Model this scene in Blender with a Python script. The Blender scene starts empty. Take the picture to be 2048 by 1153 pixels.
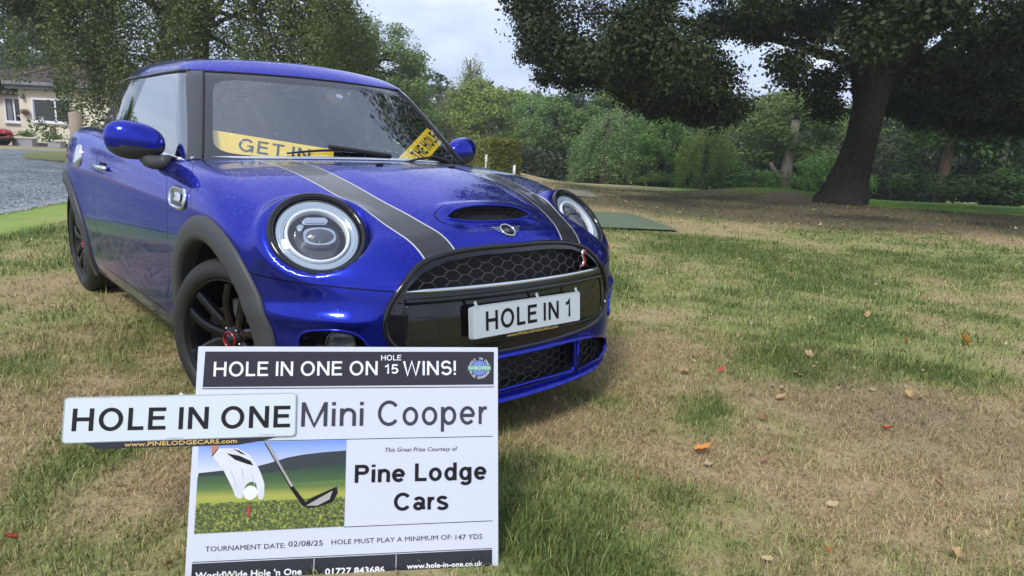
import bpy, bmesh, math, random
import numpy as np
from mathutils import Vector, Matrix

sc = bpy.context.scene
COL = sc.collection
rad = math.radians
RNG = np.random.default_rng(7)
random.seed(7)

# ------------------------------------------------------------------ camera
CR = np.array([[0.66530866, 0.7449236, 0.04953], [0.18985039, -0.10465092, -0.97621976], [-0.72202578, 0.65889075, -0.2110492]])
CP = np.array([2.53147958, -1.63506778, 1.08073397])
cam = bpy.data.cameras.new('camera'); cam.sensor_width = 36; cam.lens = 1363.1 / 2048 * 36
cam.clip_start = .05; cam.clip_end = 900
camo = bpy.data.objects.new('camera', cam); COL.objects.link(camo)
m = Matrix(((CR[0][0], -CR[1][0], -CR[2][0], CP[0]), (CR[0][1], -CR[1][1], -CR[2][1], CP[1]), (CR[0][2], -CR[1][2], -CR[2][2], CP[2]), (0, 0, 0, 1)))
camo.matrix_world = m
sc.camera = camo

# ------------------------------------------------------------------ daylight: broken overcast sky
SUN_EL, SUN_ROT = rad(48), rad(-70)
SKY_STRENGTH, EXPOSURE = .10, .92
w = bpy.data.worlds.new('World'); sc.world = w; w.use_nodes = True
nt = w.node_tree; N = nt.nodes; L = nt.links; N.clear()
out = N.new('ShaderNodeOutputWorld'); bg = N.new('ShaderNodeBackground'); bg.inputs[1].default_value = SKY_STRENGTH
sky = N.new('ShaderNodeTexSky'); sky.sky_type = 'NISHITA'; sky.sun_disc = False; sky.sun_elevation = SUN_EL; sky.sun_rotation = rad(200)
tc = N.new('ShaderNodeTexCoord'); sep = N.new('ShaderNodeSeparateXYZ'); L.new(tc.outputs['Generated'], sep.inputs[0])
def wm(op, a, b=None):
    n = N.new('ShaderNodeMath'); n.operation = op
    for i, v in enumerate((a, b)):
        if v is None: continue
        if hasattr(v, 'links'): L.new(v, n.inputs[i])
        else: n.inputs[i].default_value = v
    return n.outputs[0]
zc = wm('MAXIMUM', sep.outputs[2], 0.0); zz = wm('ADD', zc, .16)
cx = wm('DIVIDE', sep.outputs[0], zz); cy = wm('DIVIDE', sep.outputs[1], zz)
cmb = N.new('ShaderNodeCombineXYZ'); L.new(cx, cmb.inputs[0]); L.new(cy, cmb.inputs[1])
n1 = N.new('ShaderNodeTexNoise'); n1.inputs['Scale'].default_value = 1.15; n1.inputs['Detail'].default_value = 7; n1.inputs['Roughness'].default_value = .55; n1.inputs['Distortion'].default_value = .35
L.new(cmb.outputs[0], n1.inputs['Vector'])
n2 = N.new('ShaderNodeTexNoise'); n2.inputs['Scale'].default_value = .55; n2.inputs['Detail'].default_value = 4
L.new(cmb.outputs[0], n2.inputs['Vector'])
r1 = N.new('ShaderNodeValToRGB'); r1.color_ramp.elements[0].position = .30; r1.color_ramp.elements[1].position = .74
r1.color_ramp.elements[0].color = (2.9, 3.6, 5.1, 1); r1.color_ramp.elements[1].color = (6.6, 6.9, 7.6, 1)
el = r1.color_ramp.elements.new(.52); el.color = (4.3, 4.9, 6.3, 1)
L.new(n1.outputs[0], r1.inputs[0])
r2 = N.new('ShaderNodeValToRGB'); r2.color_ramp.elements[0].position = .36; r2.color_ramp.elements[1].position = .50
r2.color_ramp.elements[0].color = (.45, .45, .45, 1); r2.color_ramp.elements[1].color = (1, 1, 1, 1)
L.new(n2.outputs[0], r2.inputs[0])
mx = N.new('ShaderNodeMix'); mx.data_type = 'RGBA'; L.new(r2.outputs[0], mx.inputs[0]); L.new(sky.outputs[0], mx.inputs[6]); L.new(r1.outputs[0], mx.inputs[7])
L.new(mx.outputs[2], bg.inputs[0]); L.new(bg.outputs[0], out.inputs[0])

sun = bpy.data.lights.new('sun', 'SUN'); sun.energy = 1.5; sun.angle = rad(14); sun.color = (1, .96, .90)
suno = bpy.data.objects.new('sun', sun); COL.objects.link(suno)
SD = Vector((math.cos(SUN_EL) * .45, -math.cos(SUN_EL) * .9, math.sin(SUN_EL)))
suno.rotation_euler = SD.to_track_quat('Z', 'Y').to_euler()

vs = sc.view_settings; vs.view_transform = 'Standard'; vs.look = 'None'; vs.exposure = EXPOSURE; vs.gamma = 1; vs.use_curve_mapping = False
cy_ = sc.cycles; cy_.max_bounces = 7; cy_.diffuse_bounces = 3; cy_.glossy_bounces = 4; cy_.transmission_bounces = 5; cy_.transparent_max_bounces = 12
cy_.caustics_reflective = False; cy_.caustics_refractive = False; cy_.sample_clamp_indirect = 6; cy_.use_denoising = True

# ------------------------------------------------------------------ materials
def new_mat(name):
    mt = bpy.data.materials.new(name); mt.use_nodes = True
    return mt, mt.node_tree.nodes, mt.node_tree.links, mt.node_tree.nodes['Principled BSDF']
def mat(name, col, rough=.5, metal=0., coat=0., noise=None, bump=None, spec=.5, drops=0., coat_rough=.03):
    mt, n, l, p = new_mat(name)
    p.inputs['Base Color'].default_value = (*col, 1); p.inputs['Roughness'].default_value = rough; p.inputs['Metallic'].default_value = metal
    p.inputs['Coat Weight'].default_value = coat; p.inputs['Coat Roughness'].default_value = coat_rough; p.inputs['Specular IOR Level'].default_value = spec
    tcn = n.new('ShaderNodeTexCoord')
    if noise:  # (scale, amount)
        nz = n.new('ShaderNodeTexNoise'); nz.inputs['Scale'].default_value = noise[0]; nz.inputs['Detail'].default_value = 5
        l.new(tcn.outputs['Object'], nz.inputs['Vector'])
        mr = n.new('ShaderNodeMapRange'); mr.inputs[3].default_value = 1 - noise[1]; mr.inputs[4].default_value = 1 + noise[1]
        l.new(nz.outputs[0], mr.inputs[0])
        hm = n.new('ShaderNodeVectorMath'); hm.operation = 'SCALE'; hm.inputs[0].default_value = col; l.new(mr.outputs[0], hm.inputs[3])
        l.new(hm.outputs[0], p.inputs['Base Color'])
    last = None
    if bump:  # (scale, strength, distance)
        nz = n.new('ShaderNodeTexNoise'); nz.inputs['Scale'].default_value = bump[0]; nz.inputs['Detail'].default_value = 4
        l.new(tcn.outputs['Object'], nz.inputs['Vector'])
        b = n.new('ShaderNodeBump'); b.inputs['Strength'].default_value = bump[1]; b.inputs['Distance'].default_value = bump[2]
        l.new(nz.outputs[0], b.inputs['Height']); l.new(b.outputs[0], p.inputs['Normal']); last = b
    if drops:  # rain beads: small domes on randomly chosen cells of two sizes
        hs = []
        for scl, thr in ((95., .62), (175., .5)):
            vo = n.new('ShaderNodeTexVoronoi'); vo.inputs['Scale'].default_value = scl; l.new(tcn.outputs['Object'], vo.inputs['Vector'])
            sp = n.new('ShaderNodeSeparateColor'); l.new(vo.outputs['Color'], sp.inputs[0])
            gt = n.new('ShaderNodeMath'); gt.operation = 'GREATER_THAN'; gt.inputs[1].default_value = thr; l.new(sp.outputs[0], gt.inputs[0])
            dm = n.new('ShaderNodeMapRange'); dm.inputs[1].default_value = .42; dm.inputs[2].default_value = .0; l.new(vo.outputs['Distance'], dm.inputs[0])
            pw_ = n.new('ShaderNodeMath'); pw_.operation = 'POWER'; pw_.inputs[1].default_value = .6; l.new(dm.outputs[0], pw_.inputs[0])
            mu = n.new('ShaderNodeMath'); mu.operation = 'MULTIPLY'; l.new(gt.outputs[0], mu.inputs[0]); l.new(pw_.outputs[0], mu.inputs[1]); hs.append(mu.outputs[0])
        # beads sit only where the surface faces up
        ge = n.new('ShaderNodeNewGeometry'); sx = n.new('ShaderNodeSeparateXYZ'); l.new(ge.outputs['Normal'], sx.inputs[0])
        up = n.new('ShaderNodeMapRange'); up.inputs[1].default_value = .15; up.inputs[2].default_value = .6; l.new(sx.outputs[2], up.inputs[0])
        ad = n.new('ShaderNodeMath'); ad.operation = 'MAXIMUM'; l.new(hs[0], ad.inputs[0]); l.new(hs[1], ad.inputs[1])
        mu = n.new('ShaderNodeMath'); mu.operation = 'MULTIPLY'; l.new(ad.outputs[0], mu.inputs[0]); l.new(up.outputs[0], mu.inputs[1])
        b = n.new('ShaderNodeBump'); b.inputs['Strength'].default_value = drops; b.inputs['Distance'].default_value = .0015
        l.new(mu.outputs[0], b.inputs['Height'])
        if last: l.new(last.outputs[0], b.inputs['Normal'])
        l.new(b.outputs[0], p.inputs['Coat Normal' if coat else 'Normal'])
    return mt
def glass_mat(name, tint, ior=1.5, drops=0., film=0.):
    mt, n, l, p = new_mat(name); n.remove(p)
    o = n['Material Output']; tr = n.new('ShaderNodeBsdfTransparent'); tr.inputs[0].default_value = (*tint, 1)
    gl = n.new('ShaderNodeBsdfGlossy'); gl.inputs['Roughness'].default_value = .01; gl.inputs[0].default_value = (1, 1, 1, 1)
    ge = n.new('ShaderNodeNewGeometry'); dt = n.new('ShaderNodeVectorMath'); dt.operation = 'DOT_PRODUCT'; l.new(ge.outputs['Normal'], dt.inputs[0]); l.new(ge.outputs['Incoming'], dt.inputs[1]); f0 = ((ior - 1) / (ior + 1))**2
    def mth(op, x, y=None, z=None):
        q = n.new('ShaderNodeMath'); q.operation = op
        for i, v in enumerate((x, y, z)):
            if v is None: continue
            if hasattr(v, 'links'): l.new(v, q.inputs[i])
            else: q.inputs[i].default_value = v
        return q
    fr = mth('MULTIPLY_ADD', mth('POWER', mth('SUBTRACT', 1., mth('ABSOLUTE', dt.outputs['Value']).outputs[0]).outputs[0], 5.).outputs[0], 1 - f0, f0); ms = n.new('ShaderNodeMixShader')
    ad = n.new('ShaderNodeMath'); ad.operation = 'ADD'; ad.inputs[1].default_value = film; ad.use_clamp = True
    l.new(fr.outputs[0], ad.inputs[0]); l.new(ad.outputs[0], ms.inputs[0]); l.new(tr.outputs[0], ms.inputs[1]); l.new(gl.outputs[0], ms.inputs[2]); l.new(ms.outputs[0], o.inputs[0])
    if drops:
        tcn = n.new('ShaderNodeTexCoord'); vo = n.new('ShaderNodeTexVoronoi'); vo.inputs['Scale'].default_value = 130; l.new(tcn.outputs['Object'], vo.inputs['Vector'])
        sp = n.new('ShaderNodeSeparateColor'); l.new(vo.outputs['Color'], sp.inputs[0])
        gt = n.new('ShaderNodeMath'); gt.operation = 'GREATER_THAN'; gt.inputs[1].default_value = .72; l.new(sp.outputs[0], gt.inputs[0])
        dm = n.new('ShaderNodeMapRange'); dm.inputs[1].default_value = .4; dm.inputs[2].default_value = .0; l.new(vo.outputs['Distance'], dm.inputs[0])
        mu = n.new('ShaderNodeMath'); mu.operation = 'MULTIPLY'; l.new(gt.outputs[0], mu.inputs[0]); l.new(dm.outputs[0], mu.inputs[1])
        b = n.new('ShaderNodeBump'); b.inputs['Strength'].default_value = drops; b.inputs['Distance'].default_value = .004
        l.new(mu.outputs[0], b.inputs['Height']); l.new(b.outputs[0], gl.inputs['Normal'])
    return mt
M = {}
M['paint'] = mat('blue_paint', (.009, .019, .37), .19, .82, 1., drops=1.4)
for _n in M['paint'].node_tree.nodes:
    if _n.type == 'BSDF_PRINCIPLED': _n.inputs['Coat IOR'].default_value = 1.36; _n.inputs['Specular Tint'].default_value = (.25, .32, .95, 1)
M['vinyl'] = mat('black_vinyl', (.018, .018, .02), .28, 0, .8, drops=.6)
M['pin'] = mat('white_pinstripe', (.50, .50, .50), .35, 0, .5)
M['gloss_black'] = mat('gloss_black', (.006, .006, .007), .05, 0, .25, drops=.35)
M['clad'] = mat('grey_plastic', (.045, .047, .05), .52, 0, 0, noise=(90, .12), bump=(700, .25, .0005))
M['black'] = mat('matt_black', (.010, .010, .011), .7)
M['tyre'] = mat('tyre_rubber', (.018, .018, .018), .62, noise=(60, .25), bump=(160, .3, .001))
M['chrome'] = mat('chrome', (.78, .79, .81), .06, 1.)
M['dark_chrome'] = mat('dark_chrome', (.25, .25, .27), .12, 1.)
M['alloy'] = mat('black_alloy', (.006, .006, .007), .10, 0, 0., spec=.45)
M['steel'] = mat('brake_steel', (.30, .29, .28), .38, .9, noise=(40, .2))
M['red'] = mat('red_enamel', (.42, .012, .02), .25, 0, .8)
M['reflector'] = mat('lamp_reflector', (.72, .74, .78), .16, .9)
M['lamp_grey'] = mat('lamp_inner', (.10, .105, .125), .22, .3, .5)
M['pale_lens'] = mat('pale_blue_lens', (.42, .50, .58), .12, .2, .8)
M['drl'] = mat('lamp_light_ring', (.82, .86, .9), .2, 0, .6)
M['lamp_glass'] = glass_mat('lamp_glass', (.95, .96, .98), 1.5, film=.02, drops=.4)
M['screen'] = glass_mat('windscreen_glass', (.95, .97, .96), 1.62, drops=.9, film=.19)
M['side_glass'] = glass_mat('side_glass', (.25, .30, .30), 1.7, film=.28)
M['privacy'] = glass_mat('tinted_glass', (.03, .035, .035), 1.5, film=.02)
M['frit'] = mat('frit_black', (.012, .012, .013), .05, 0, 1., drops=.4)
M['interior'] = mat('cabin_trim', (.016, .016, .018), .75, noise=(20, .2))
M['yellow'] = mat('yellow_plate', (.98, .68, .010), .35, 0, .3)
M['ink'] = mat('black_print', (.008, .007, .010), .4, spec=.25)
M['plate_white'] = mat('white_plate', (.58, .64, .67), .3, 0, .5)
M['white'] = mat('white_print', (.78, .80, .86), .4)
M['gold'] = mat('gold_print', (.62, .42, .12), .4)
M['board'] = mat('board_white', (.58, .61, .70), .32, 0, .15, noise=(6, .02))
M['banner'] = mat('banner_black', (.014, .011, .018), .22, 0, .15, drops=.3)
M['tape'] = mat('clear_tape', (.55, .6, .62), .2, 0, .6)

# ------------------------------------------------------------------ object helpers
def tag(o, label=None, cat=None, group=None, kind=None):
    if label: o['label'] = label
    if cat: o['category'] = cat
    if group: o['group'] = group
    if kind: o['kind'] = kind
    return o
def empty(name, loc, label, cat, group=None):
    o = bpy.data.objects.new(name, None); COL.objects.link(o); o.location = loc; o.empty_display_size = .2
    return tag(o, label, cat, group)
def wloc(o):
    v = Vector((0, 0, 0))
    while o is not None: v = v + o.location; o = o.parent
    return v
def add(name, V, F, mt, parent=None, smooth=True, normals=None, local=False):
    """V in world coordinates (parents carry translations only) unless local"""
    V = np.asarray(V, float)
    if parent is not None and not local: V = V - np.array(wloc(parent))
    me = bpy.data.meshes.new(name); me.from_pydata(V.tolist(), [], [list(map(int, f)) for f in F])
    if smooth: me.polygons.foreach_set('use_smooth', [True] * len(me.polygons))
    mats = mt if isinstance(mt, (list, tuple)) else [mt]
    for q in mats: me.materials.append(q)
    me.update()
    if normals is not None: me.normals_split_custom_set_from_vertices([tuple(n) for n in normals])
    o = bpy.data.objects.new(name, me); COL.objects.link(o)
    if parent is not None: o.parent = parent
    return o
def fast_mesh(name, V, nper, mt, parent=None, var=None, attrs=None, smooth=False):
    """V (k*nper,3): k separate polygons of nper corners each, quick to link"""
    V = np.asarray(V, np.float32); k = len(V) // nper
    me = bpy.data.meshes.new(name); me.vertices.add(len(V)); me.vertices.foreach_set('co', V.ravel())
    me.loops.add(k * nper); me.loops.foreach_set('vertex_index', np.arange(k * nper, dtype=np.int32))
    me.polygons.add(k); me.polygons.foreach_set('loop_start', np.arange(0, k * nper, nper, dtype=np.int32))
    me.update(calc_edges=True)
    for q in (mt if isinstance(mt, (list, tuple)) else [mt]): me.materials.append(q)
    for an, av in (attrs or {}).items():
        a = me.attributes.new(an, 'FLOAT', 'POINT'); a.data.foreach_set('value', np.asarray(av, np.float32))
    o = bpy.data.objects.new(name, me); COL.objects.link(o)
    if parent is not None: o.parent = parent
    return o
def join(*ms):
    V = []; F = []; k = 0
    for v, f in ms:
        V.append(np.asarray(v, float)); F += [[i + k for i in q] for q in f]; k += len(v)
    return np.concatenate(V), F
def box(c, s, R=None):
    c = np.array(c, float); s = np.array(s, float) / 2
    v = np.array([[x, y, z] for x in (-1, 1) for y in (-1, 1) for z in (-1, 1)]) * s
    if R is not None: v = v @ np.asarray(R).T
    return v + c, [[0, 1, 3, 2], [4, 6, 7, 5], [0, 4, 5, 1], [2, 3, 7, 6], [0, 2, 6, 4], [1, 5, 7, 3]]
def bbox(c, s, r=.01, R=None, seg=2):
    bm = bmesh.new(); bmesh.ops.create_cube(bm, size=1)
    for v in bm.verts: v.co = Vector((v.co.x * s[0], v.co.y * s[1], v.co.z * s[2]))
    bmesh.ops.bevel(bm, geom=bm.edges[:], offset=r, segments=seg, profile=.5, affect='EDGES')
    V = np.array([v.co[:] for v in bm.verts]); bm.verts.index_update(); F = [[v.index for v in f.verts] for f in bm.faces]; bm.free()
    if R is not None: V = V @ np.asarray(R).T
    return V + np.array(c, float), F
def frame_of(n, up=(0, 0, 1)):
    n = np.array(n, float); n /= np.linalg.norm(n); u = np.cross(up, n)
    if np.linalg.norm(u) < 1e-6: u = np.cross((0, 1, 0), n)
    u /= np.linalg.norm(u); return u, np.cross(n, u), n
def lathe(c, n, prof, seg=64, up=(0, 0, 1), a0=0, a1=2 * math.pi, sx=1., sy=1.):
    """profile [(r,h)] round axis n through c"""
    u, v, n = frame_of(n, up); c = np.array(c, float); full = abs(a1 - a0 - 2 * math.pi) < 1e-6
    na = seg if full else seg + 1
    th = a0 + (a1 - a0) * np.arange(na) / seg
    V = []
    for r, h in prof: V.append(c + r * (np.cos(th)[:, None] * u * sx + np.sin(th)[:, None] * v * sy) + h * n)
    F = []
    for i in range(len(prof) - 1):
        for j in range(seg):
            k = (j + 1) % na
            F.append([i * na + j, i * na + k, (i + 1) * na + k, (i + 1) * na + j])
    return np.concatenate(V), F
def tube(P, r, seg=8, closed=False, caps=True):
    P = np.asarray(P, float); n = len(P); r = np.broadcast_to(np.asarray(r, float), (n,))
    T = np.gradient(P, axis=0) if not closed else np.roll(P, -1, 0) - np.roll(P, 1, 0)
    T /= np.maximum(np.linalg.norm(T, axis=1, keepdims=True), 1e-9)
    u = np.cross(T[0], (0, 0, 1)); u = u if np.linalg.norm(u) > .1 else np.cross(T[0], (1, 0, 0)); u /= np.linalg.norm(u)
    V = []; th = np.arange(seg) * 2 * math.pi / seg
    for i in range(n):
        u = u - (u @ T[i]) * T[i]; u /= np.linalg.norm(u); v = np.cross(T[i], u)
        V.append(P[i] + r[i] * (np.cos(th)[:, None] * u + np.sin(th)[:, None] * v))
    F = [[i * seg + j, i * seg + (j + 1) % seg, (i + 1) % n * seg + (j + 1) % seg, (i + 1) % n * seg + j] for i in range(n if closed else n - 1) for j in range(seg)]
    if caps and not closed: F += [list(range(seg))[::-1], [(n - 1) * seg + j for j in range(seg)]]
    return np.concatenate(V), F
def smooth_line(P, n=40):
    P = np.asarray(P, float); k = len(P); t = np.linspace(0, k - 1, n); i = np.clip(t.astype(int), 0, k - 2); s = (t - i)[:, None]
    p0 = P[np.maximum(i - 1, 0)]; p1 = P[i]; p2 = P[i + 1]; p3 = P[np.minimum(i + 2, k - 1)]
    return .5 * (2 * p1 + (p2 - p0) * s + (2 * p0 - 5 * p1 + 4 * p2 - p3) * s * s + (3 * p1 - p0 - 3 * p2 + p3) * s ** 3)
def extrude_poly(P2, O, a, b, n, h0, h1):
    """flat outline in the frame (O,a,b), thickness from h0 to h1 along n (n towards the viewer)"""
    P2 = np.asarray(P2, float); O, a, b, n = (np.array(q, float) for q in (O, a, b, n)); k = len(P2)
    V = np.concatenate([O + P2[:, :1] * a + P2[:, 1:] * b + h * n for h in (h0, h1)])
    F = [list(range(k, 2 * k)), list(range(k))[::-1]] + [[i, (i + 1) % k, k + (i + 1) % k, k + i] for i in range(k)]
    return V, F
def rrect(x0, y0, x1, y1, r, seg=6):
    out_ = []
    for cx_, cy0, a in ((x1 - r, y0 + r, -90), (x1 - r, y1 - r, 0), (x0 + r, y1 - r, 90), (x0 + r, y0 + r, 180)):
        for i in range(seg + 1):
            t = rad(a + 90 * i / seg); out_.append((cx_ + r * math.cos(t), cy0 + r * math.sin(t)))
    return out_

# ------------------------------------------------------------------ lettering: a grotesque drawn with strokes
def arc(cx_, cy0, rx, ry, a0, a1, n=18):
    return [(cx_ + rx * math.cos(rad(a0 + (a1 - a0) * i / n)), cy0 + ry * math.sin(rad(a0 + (a1 - a0) * i / n))) for i in range(n + 1)]
def glyph(c, w):
    h = w / 2; x = .73
    G = {
        'H': ([[(h, 0), (h, 1)], [(.80 - h, 0), (.80 - h, 1)], [(h, .52), (.80 - h, .52)]], .80),
        'O': ([arc(.46, .5, .46 - h, .52 - h, 0, 360, 40)], .92),
        'L': ([[(h, 1), (h, h), (.60, h)]], .58), 'E': ([[(.68, h), (h, h), (h, 1 - h), (.67, 1 - h)], [(h, .53), (.62, .53)]], .68),
        'I': ([[(h, 0), (h, 1)]], w), 'N': ([[(h, 0), (h, 1)], [(h * 1.1, 1 - h * .4), (.80 - h * 1.1, h * .4)], [(.80 - h, 0), (.80 - h, 1)]], .80),
        'W': ([[(h * .8, 1), (.30, h * .3), (.585, 1 - h * .3), (.87, h * .3), (1.17 - h * .8, 1)]], 1.17),
        'S': ([arc(.36, .745 - h * .5, .30 - h * .3, .275 - h * .5, 20, 250, 16)[:-1] + arc(.37, .265 + h * .5, .335 - h * .5, .285 - h * .5, 75, -160, 18)], .72),
        '!': ([[(h, 1), (h, .27)], [(h, .14), (h, 0)]], w), '1': ([[(.08, .76), (.26, .80), (.36, .97), (.36, 0)]], .38 + h),
        '5': ([[(.58, 1 - h), (.17, 1 - h), (.10, .50)] + arc(.31, .33, .27 - h * .2, .33 - h, 115, -150, 18)], .60),
        '2': ([arc(.31, .70, .27 - h * .4, .30 - h, 170, -20, 12) + [(.06 + h, h), (.60, h)]], .60),
        'M': ([[(h, 0), (h, 1)], [(h, 1 - h * .3), (.47, .02), (.94 - h, 1 - h * .3)], [(.94 - h, 0), (.94 - h, 1)]], .94),
        'C': ([arc(.46, .5, .46 - h, .52 - h, 38, 322, 34)], .88), 'T': ([[(0, 1 - h), (.76, 1 - h)], [(.38, 1 - w), (.38, 0)]], .76),
        'P': ([[(h, 0), (h, 1 - h), (.42, 1 - h)] + arc(.44, .72, .26 - h, .28 - h, 80, -80, 12) + [(.42, .44 + h), (h, .44 + h)]], .70),
        'G': ([arc(.46, .5, .46 - h, .52 - h, 38, 338, 34) + [(.90 - h, .46), (.52, .46)], [(.90 - h * .8, .46), (.90 - h * .8, 0)]], .92),
        'i': ([[(h, 0), (h, x)], [(h, .86), (h, 1)]], w), 'n': ([[(h, 0), (h, x)], [(h, .42)] + arc(.31, .46, .25 - h * .5, .29 - h, 160, 0, 12) + [(.56 - h * .5, 0)]], .57),
        'o': ([arc(.33, x / 2, .33 - h, x / 2 + .02 - h, 0, 360, 32)], .66),
        'p': ([[(h, -.29), (h, x)], arc(.35, x / 2, .31 - h, x / 2 + .02 - h, 0, 360, 32)], .66), 'd': ([[(.64 - h, 0), (.64 - h, 1)], arc(.31, x / 2, .31 - h, x / 2 + .02 - h, 0, 360, 32)], .64),
        'g': ([[(.64 - h, x), (.64 - h, -.04)] + arc(.33, -.05, .31 - h, .25 - h, -6, -160, 12), arc(.31, x / 2, .31 - h, x / 2 + .02 - h, 0, 360, 32)], .64),
        'e': ([[(h, x / 2), (.66 - h * .6, x / 2)], arc(.33, x / 2, .33 - h, x / 2 + .02 - h, 2, 320, 30)], .66),
        'r': ([[(h, 0), (h, x)], [(h, .42), (.10 + h, .62), (.24, x - h), (.36, x - h)]], .37),
        'a': ([arc(.31, .51, .25 - h * .4, .22 - h * .5, 160, 0, 12) + [(.56 - h * .4, .12), (.63, h)], arc(.27, .22, .27 - h, .21 - h * .6, 0, 360, 26)], .62),
        's': ([arc(.29, .545, .25 - h * .4, .19 - h * .5, 20, 245, 14)[:-1] + arc(.29, .19, .28 - h * .5, .20 - h * .5, 70, -160, 16)], .58),
    }
    return G.get(c, ([], .28))
def stroke(P, w):
    P = np.asarray(P, float); d = np.diff(P, axis=0); keep = np.r_[True, np.linalg.norm(d, axis=1) > 1e-6]; P = P[keep]
    closed = np.linalg.norm(P[0] - P[-1]) < 1e-4
    if closed: P = P[:-1]
    n = len(P); Vv = []
    for i in range(n):
        a = P[i] - P[i - 1] if (i > 0 or closed) else P[1] - P[0]; b = P[(i + 1) % n] - P[i] if (i < n - 1 or closed) else P[i] - P[i - 1]
        a = a / np.linalg.norm(a); b = b / np.linalg.norm(b); na = np.array([-a[1], a[0]]); nb = np.array([-b[1], b[0]]); mm = na + nb; q = np.linalg.norm(mm)
        mm = mm / q if q > 1e-6 else na; k = min(1 / max(mm @ na, .3), 1.45)
        Vv += [P[i] + mm * w / 2 * k, P[i] - mm * w / 2 * k]
    F = [[2 * i, 2 * i + 1, 2 * ((i + 1) % n) + 1, 2 * ((i + 1) % n)] for i in range(n if closed else n - 1)]
    return np.array(Vv), F
def lettering(s, p0, p1, cap, wt, O, a, b, n, mt, parent, h=.0006, gap=.16, name='lettering', track=None):
    """stroke lettering from p0 to p1 on the baseline, in frame O + u*a + v*b; b points DOWN the sheet"""
    ms = []; x = 0; first = True; ox = []
    for c in s:
        if c == ' ': x += .50; first = True; continue
        st, adv = glyph(c, wt)
        if not first: x += gap
        first = False
        for j, P in enumerate(st): ox.append((x, P, j))
        x += adv
    tot = x; p0 = np.array(p0, float); p1 = np.array(p1, float); ex = (p1 - p0) / tot; lx = np.linalg.norm(ex); ey = np.array([ex[1], -ex[0]]) / lx * cap
    O, a, b, n = (np.array(q, float) for q in (O, a, b, n))
    for k, (x0, P, j) in enumerate(ox):
        V, F = stroke(P, wt); q = p0 + (V[:, :1] + x0) * ex + V[:, 1:] * ey
        ms.append((O + q[:, :1] * a + q[:, 1:] * b + (h + .00009 * j) * n, F))
    V, F = join(*ms); return add(name, V, F, mt, parent, smooth=False)
def small_text(s, p0, p1, cap, O, a, b, n, mt, parent, h=.0006, bold=0., name='lettering', shear=0., small_caps=False):
    c = bpy.data.curves.new('text', 'FONT'); c.body = s; c.shear = shear; c.resolution_u = 2
    if small_caps:
        c.body = s.upper(); c.small_caps_scale = .8
        for i, ch in enumerate(s):
            if ch.islower(): c.body_format[i].use_small_caps = True
        c.body = s
        for i, ch in enumerate(s): c.body_format[i].use_small_caps = ch.islower()
    o = bpy.data.objects.new('text', c); me = bpy.data.meshes.new_from_object(o); bpy.data.objects.remove(o)
    V = np.array([v.co[:] for v in me.vertices]); F = [list(p.vertices) for p in me.polygons]; bpy.data.meshes.remove(me)
    V[:, 0] -= V[:, 0].min(); tot = V[:, 0].max(); capn = .70
    p0 = np.array(p0, float); p1 = np.array(p1, float); ex = (p1 - p0) / tot; ey = np.array([ex[1], -ex[0]]) / np.linalg.norm(ex) * cap / capn
    O, a, b, n = (np.array(q, float) for q in (O, a, b, n)); ms = []
    for k, (dx, dy) in enumerate([(0, 0)] + ([(bold, 0), (-bold, 0), (0, bold), (0, -bold)] if bold else [])):
        q = p0 + V[:, :1] * ex + V[:, 1:2] * ey + np.array([dx, dy]); ms.append((O + q[:, :1] * a + q[:, 1:] * b + (h + .00006 * k) * n, F))
    V, F = join(*ms); return add(name, V, F, mt, parent, smooth=False)

# ================================================================== THE CAR (x forward, Y to the car's own right, z up; world y = -Y)
def smax(a, b, k):
    h = np.maximum(k - np.abs(a - b), 0) / k
    return np.maximum(a, b) + h * h * k * .25
_PW = {}
def pw(t, xs, ys):
    """smooth curve through (xs, ys), straight beyond the ends; tabulated once"""
    key = (tuple(xs), tuple(ys))
    if key not in _PW:
        X = np.asarray(xs, float); Yv = np.asarray(ys, float); mm = np.empty_like(Yv)
        mm[1:-1] = (Yv[2:] - Yv[:-2]) / (X[2:] - X[:-2]); mm[0] = (Yv[1] - Yv[0]) / (X[1] - X[0]); mm[-1] = (Yv[-1] - Yv[-2]) / (X[-1] - X[-2])
        tt = np.linspace(X[0], X[-1], 3000); i = np.clip(np.searchsorted(X, tt) - 1, 0, len(X) - 2); h = X[i + 1] - X[i]; q = (tt - X[i]) / h
        v = (2 * q**3 - 3 * q**2 + 1) * Yv[i] + (q**3 - 2 * q**2 + q) * h * mm[i] + (-2 * q**3 + 3 * q**2) * Yv[i + 1] + (q**3 - q**2) * h * mm[i + 1]
        _PW[key] = (np.r_[X[0] - 9, tt, X[-1] + 9], np.r_[Yv[0] - 9 * mm[0], v, Yv[-1] + 9 * mm[-1]])
    a, b = _PW[key]; return np.interp(t, a, b)
def sst(t, a, b):
    t = np.minimum(np.maximum((t - a) / (b - a), 0), 1); return t * t * (3 - 2 * t)
LC = np.array([.476, .624, .755]); LN = np.array([math.cos(.715) * math.cos(.27), math.cos(.715) * math.sin(.27), math.sin(.715)])
def bonnet_z(x, Y):
    Y = np.abs(Y)
    z = pw(x, [-.9, -.45, -.1, .1, .3, .5, .6, .7, .76, .82], [.965, .964, .951, .931, .896, .842, .803, .756, .715, .655])
    z = z - pw(x, [-.6, -.44, .0, .3, .5, .8], [.03, .045, .075, .135, .20, .24]) * Y * Y
    z = z + .010 * (1 - sst(Y, .25, .40)) * sst(x, -.3, .1)
    z = z + .012 * (1 - sst(np.hypot((x - .555) / .05, np.maximum(Y - .14, 0) / .07), .2, 1.2))   # scoop brow
    z = z - .010 * (1 - sst(np.hypot((x - .655) / .035, np.maximum(Y - .12, 0) / .08), .2, 1.3))
    return z
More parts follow.
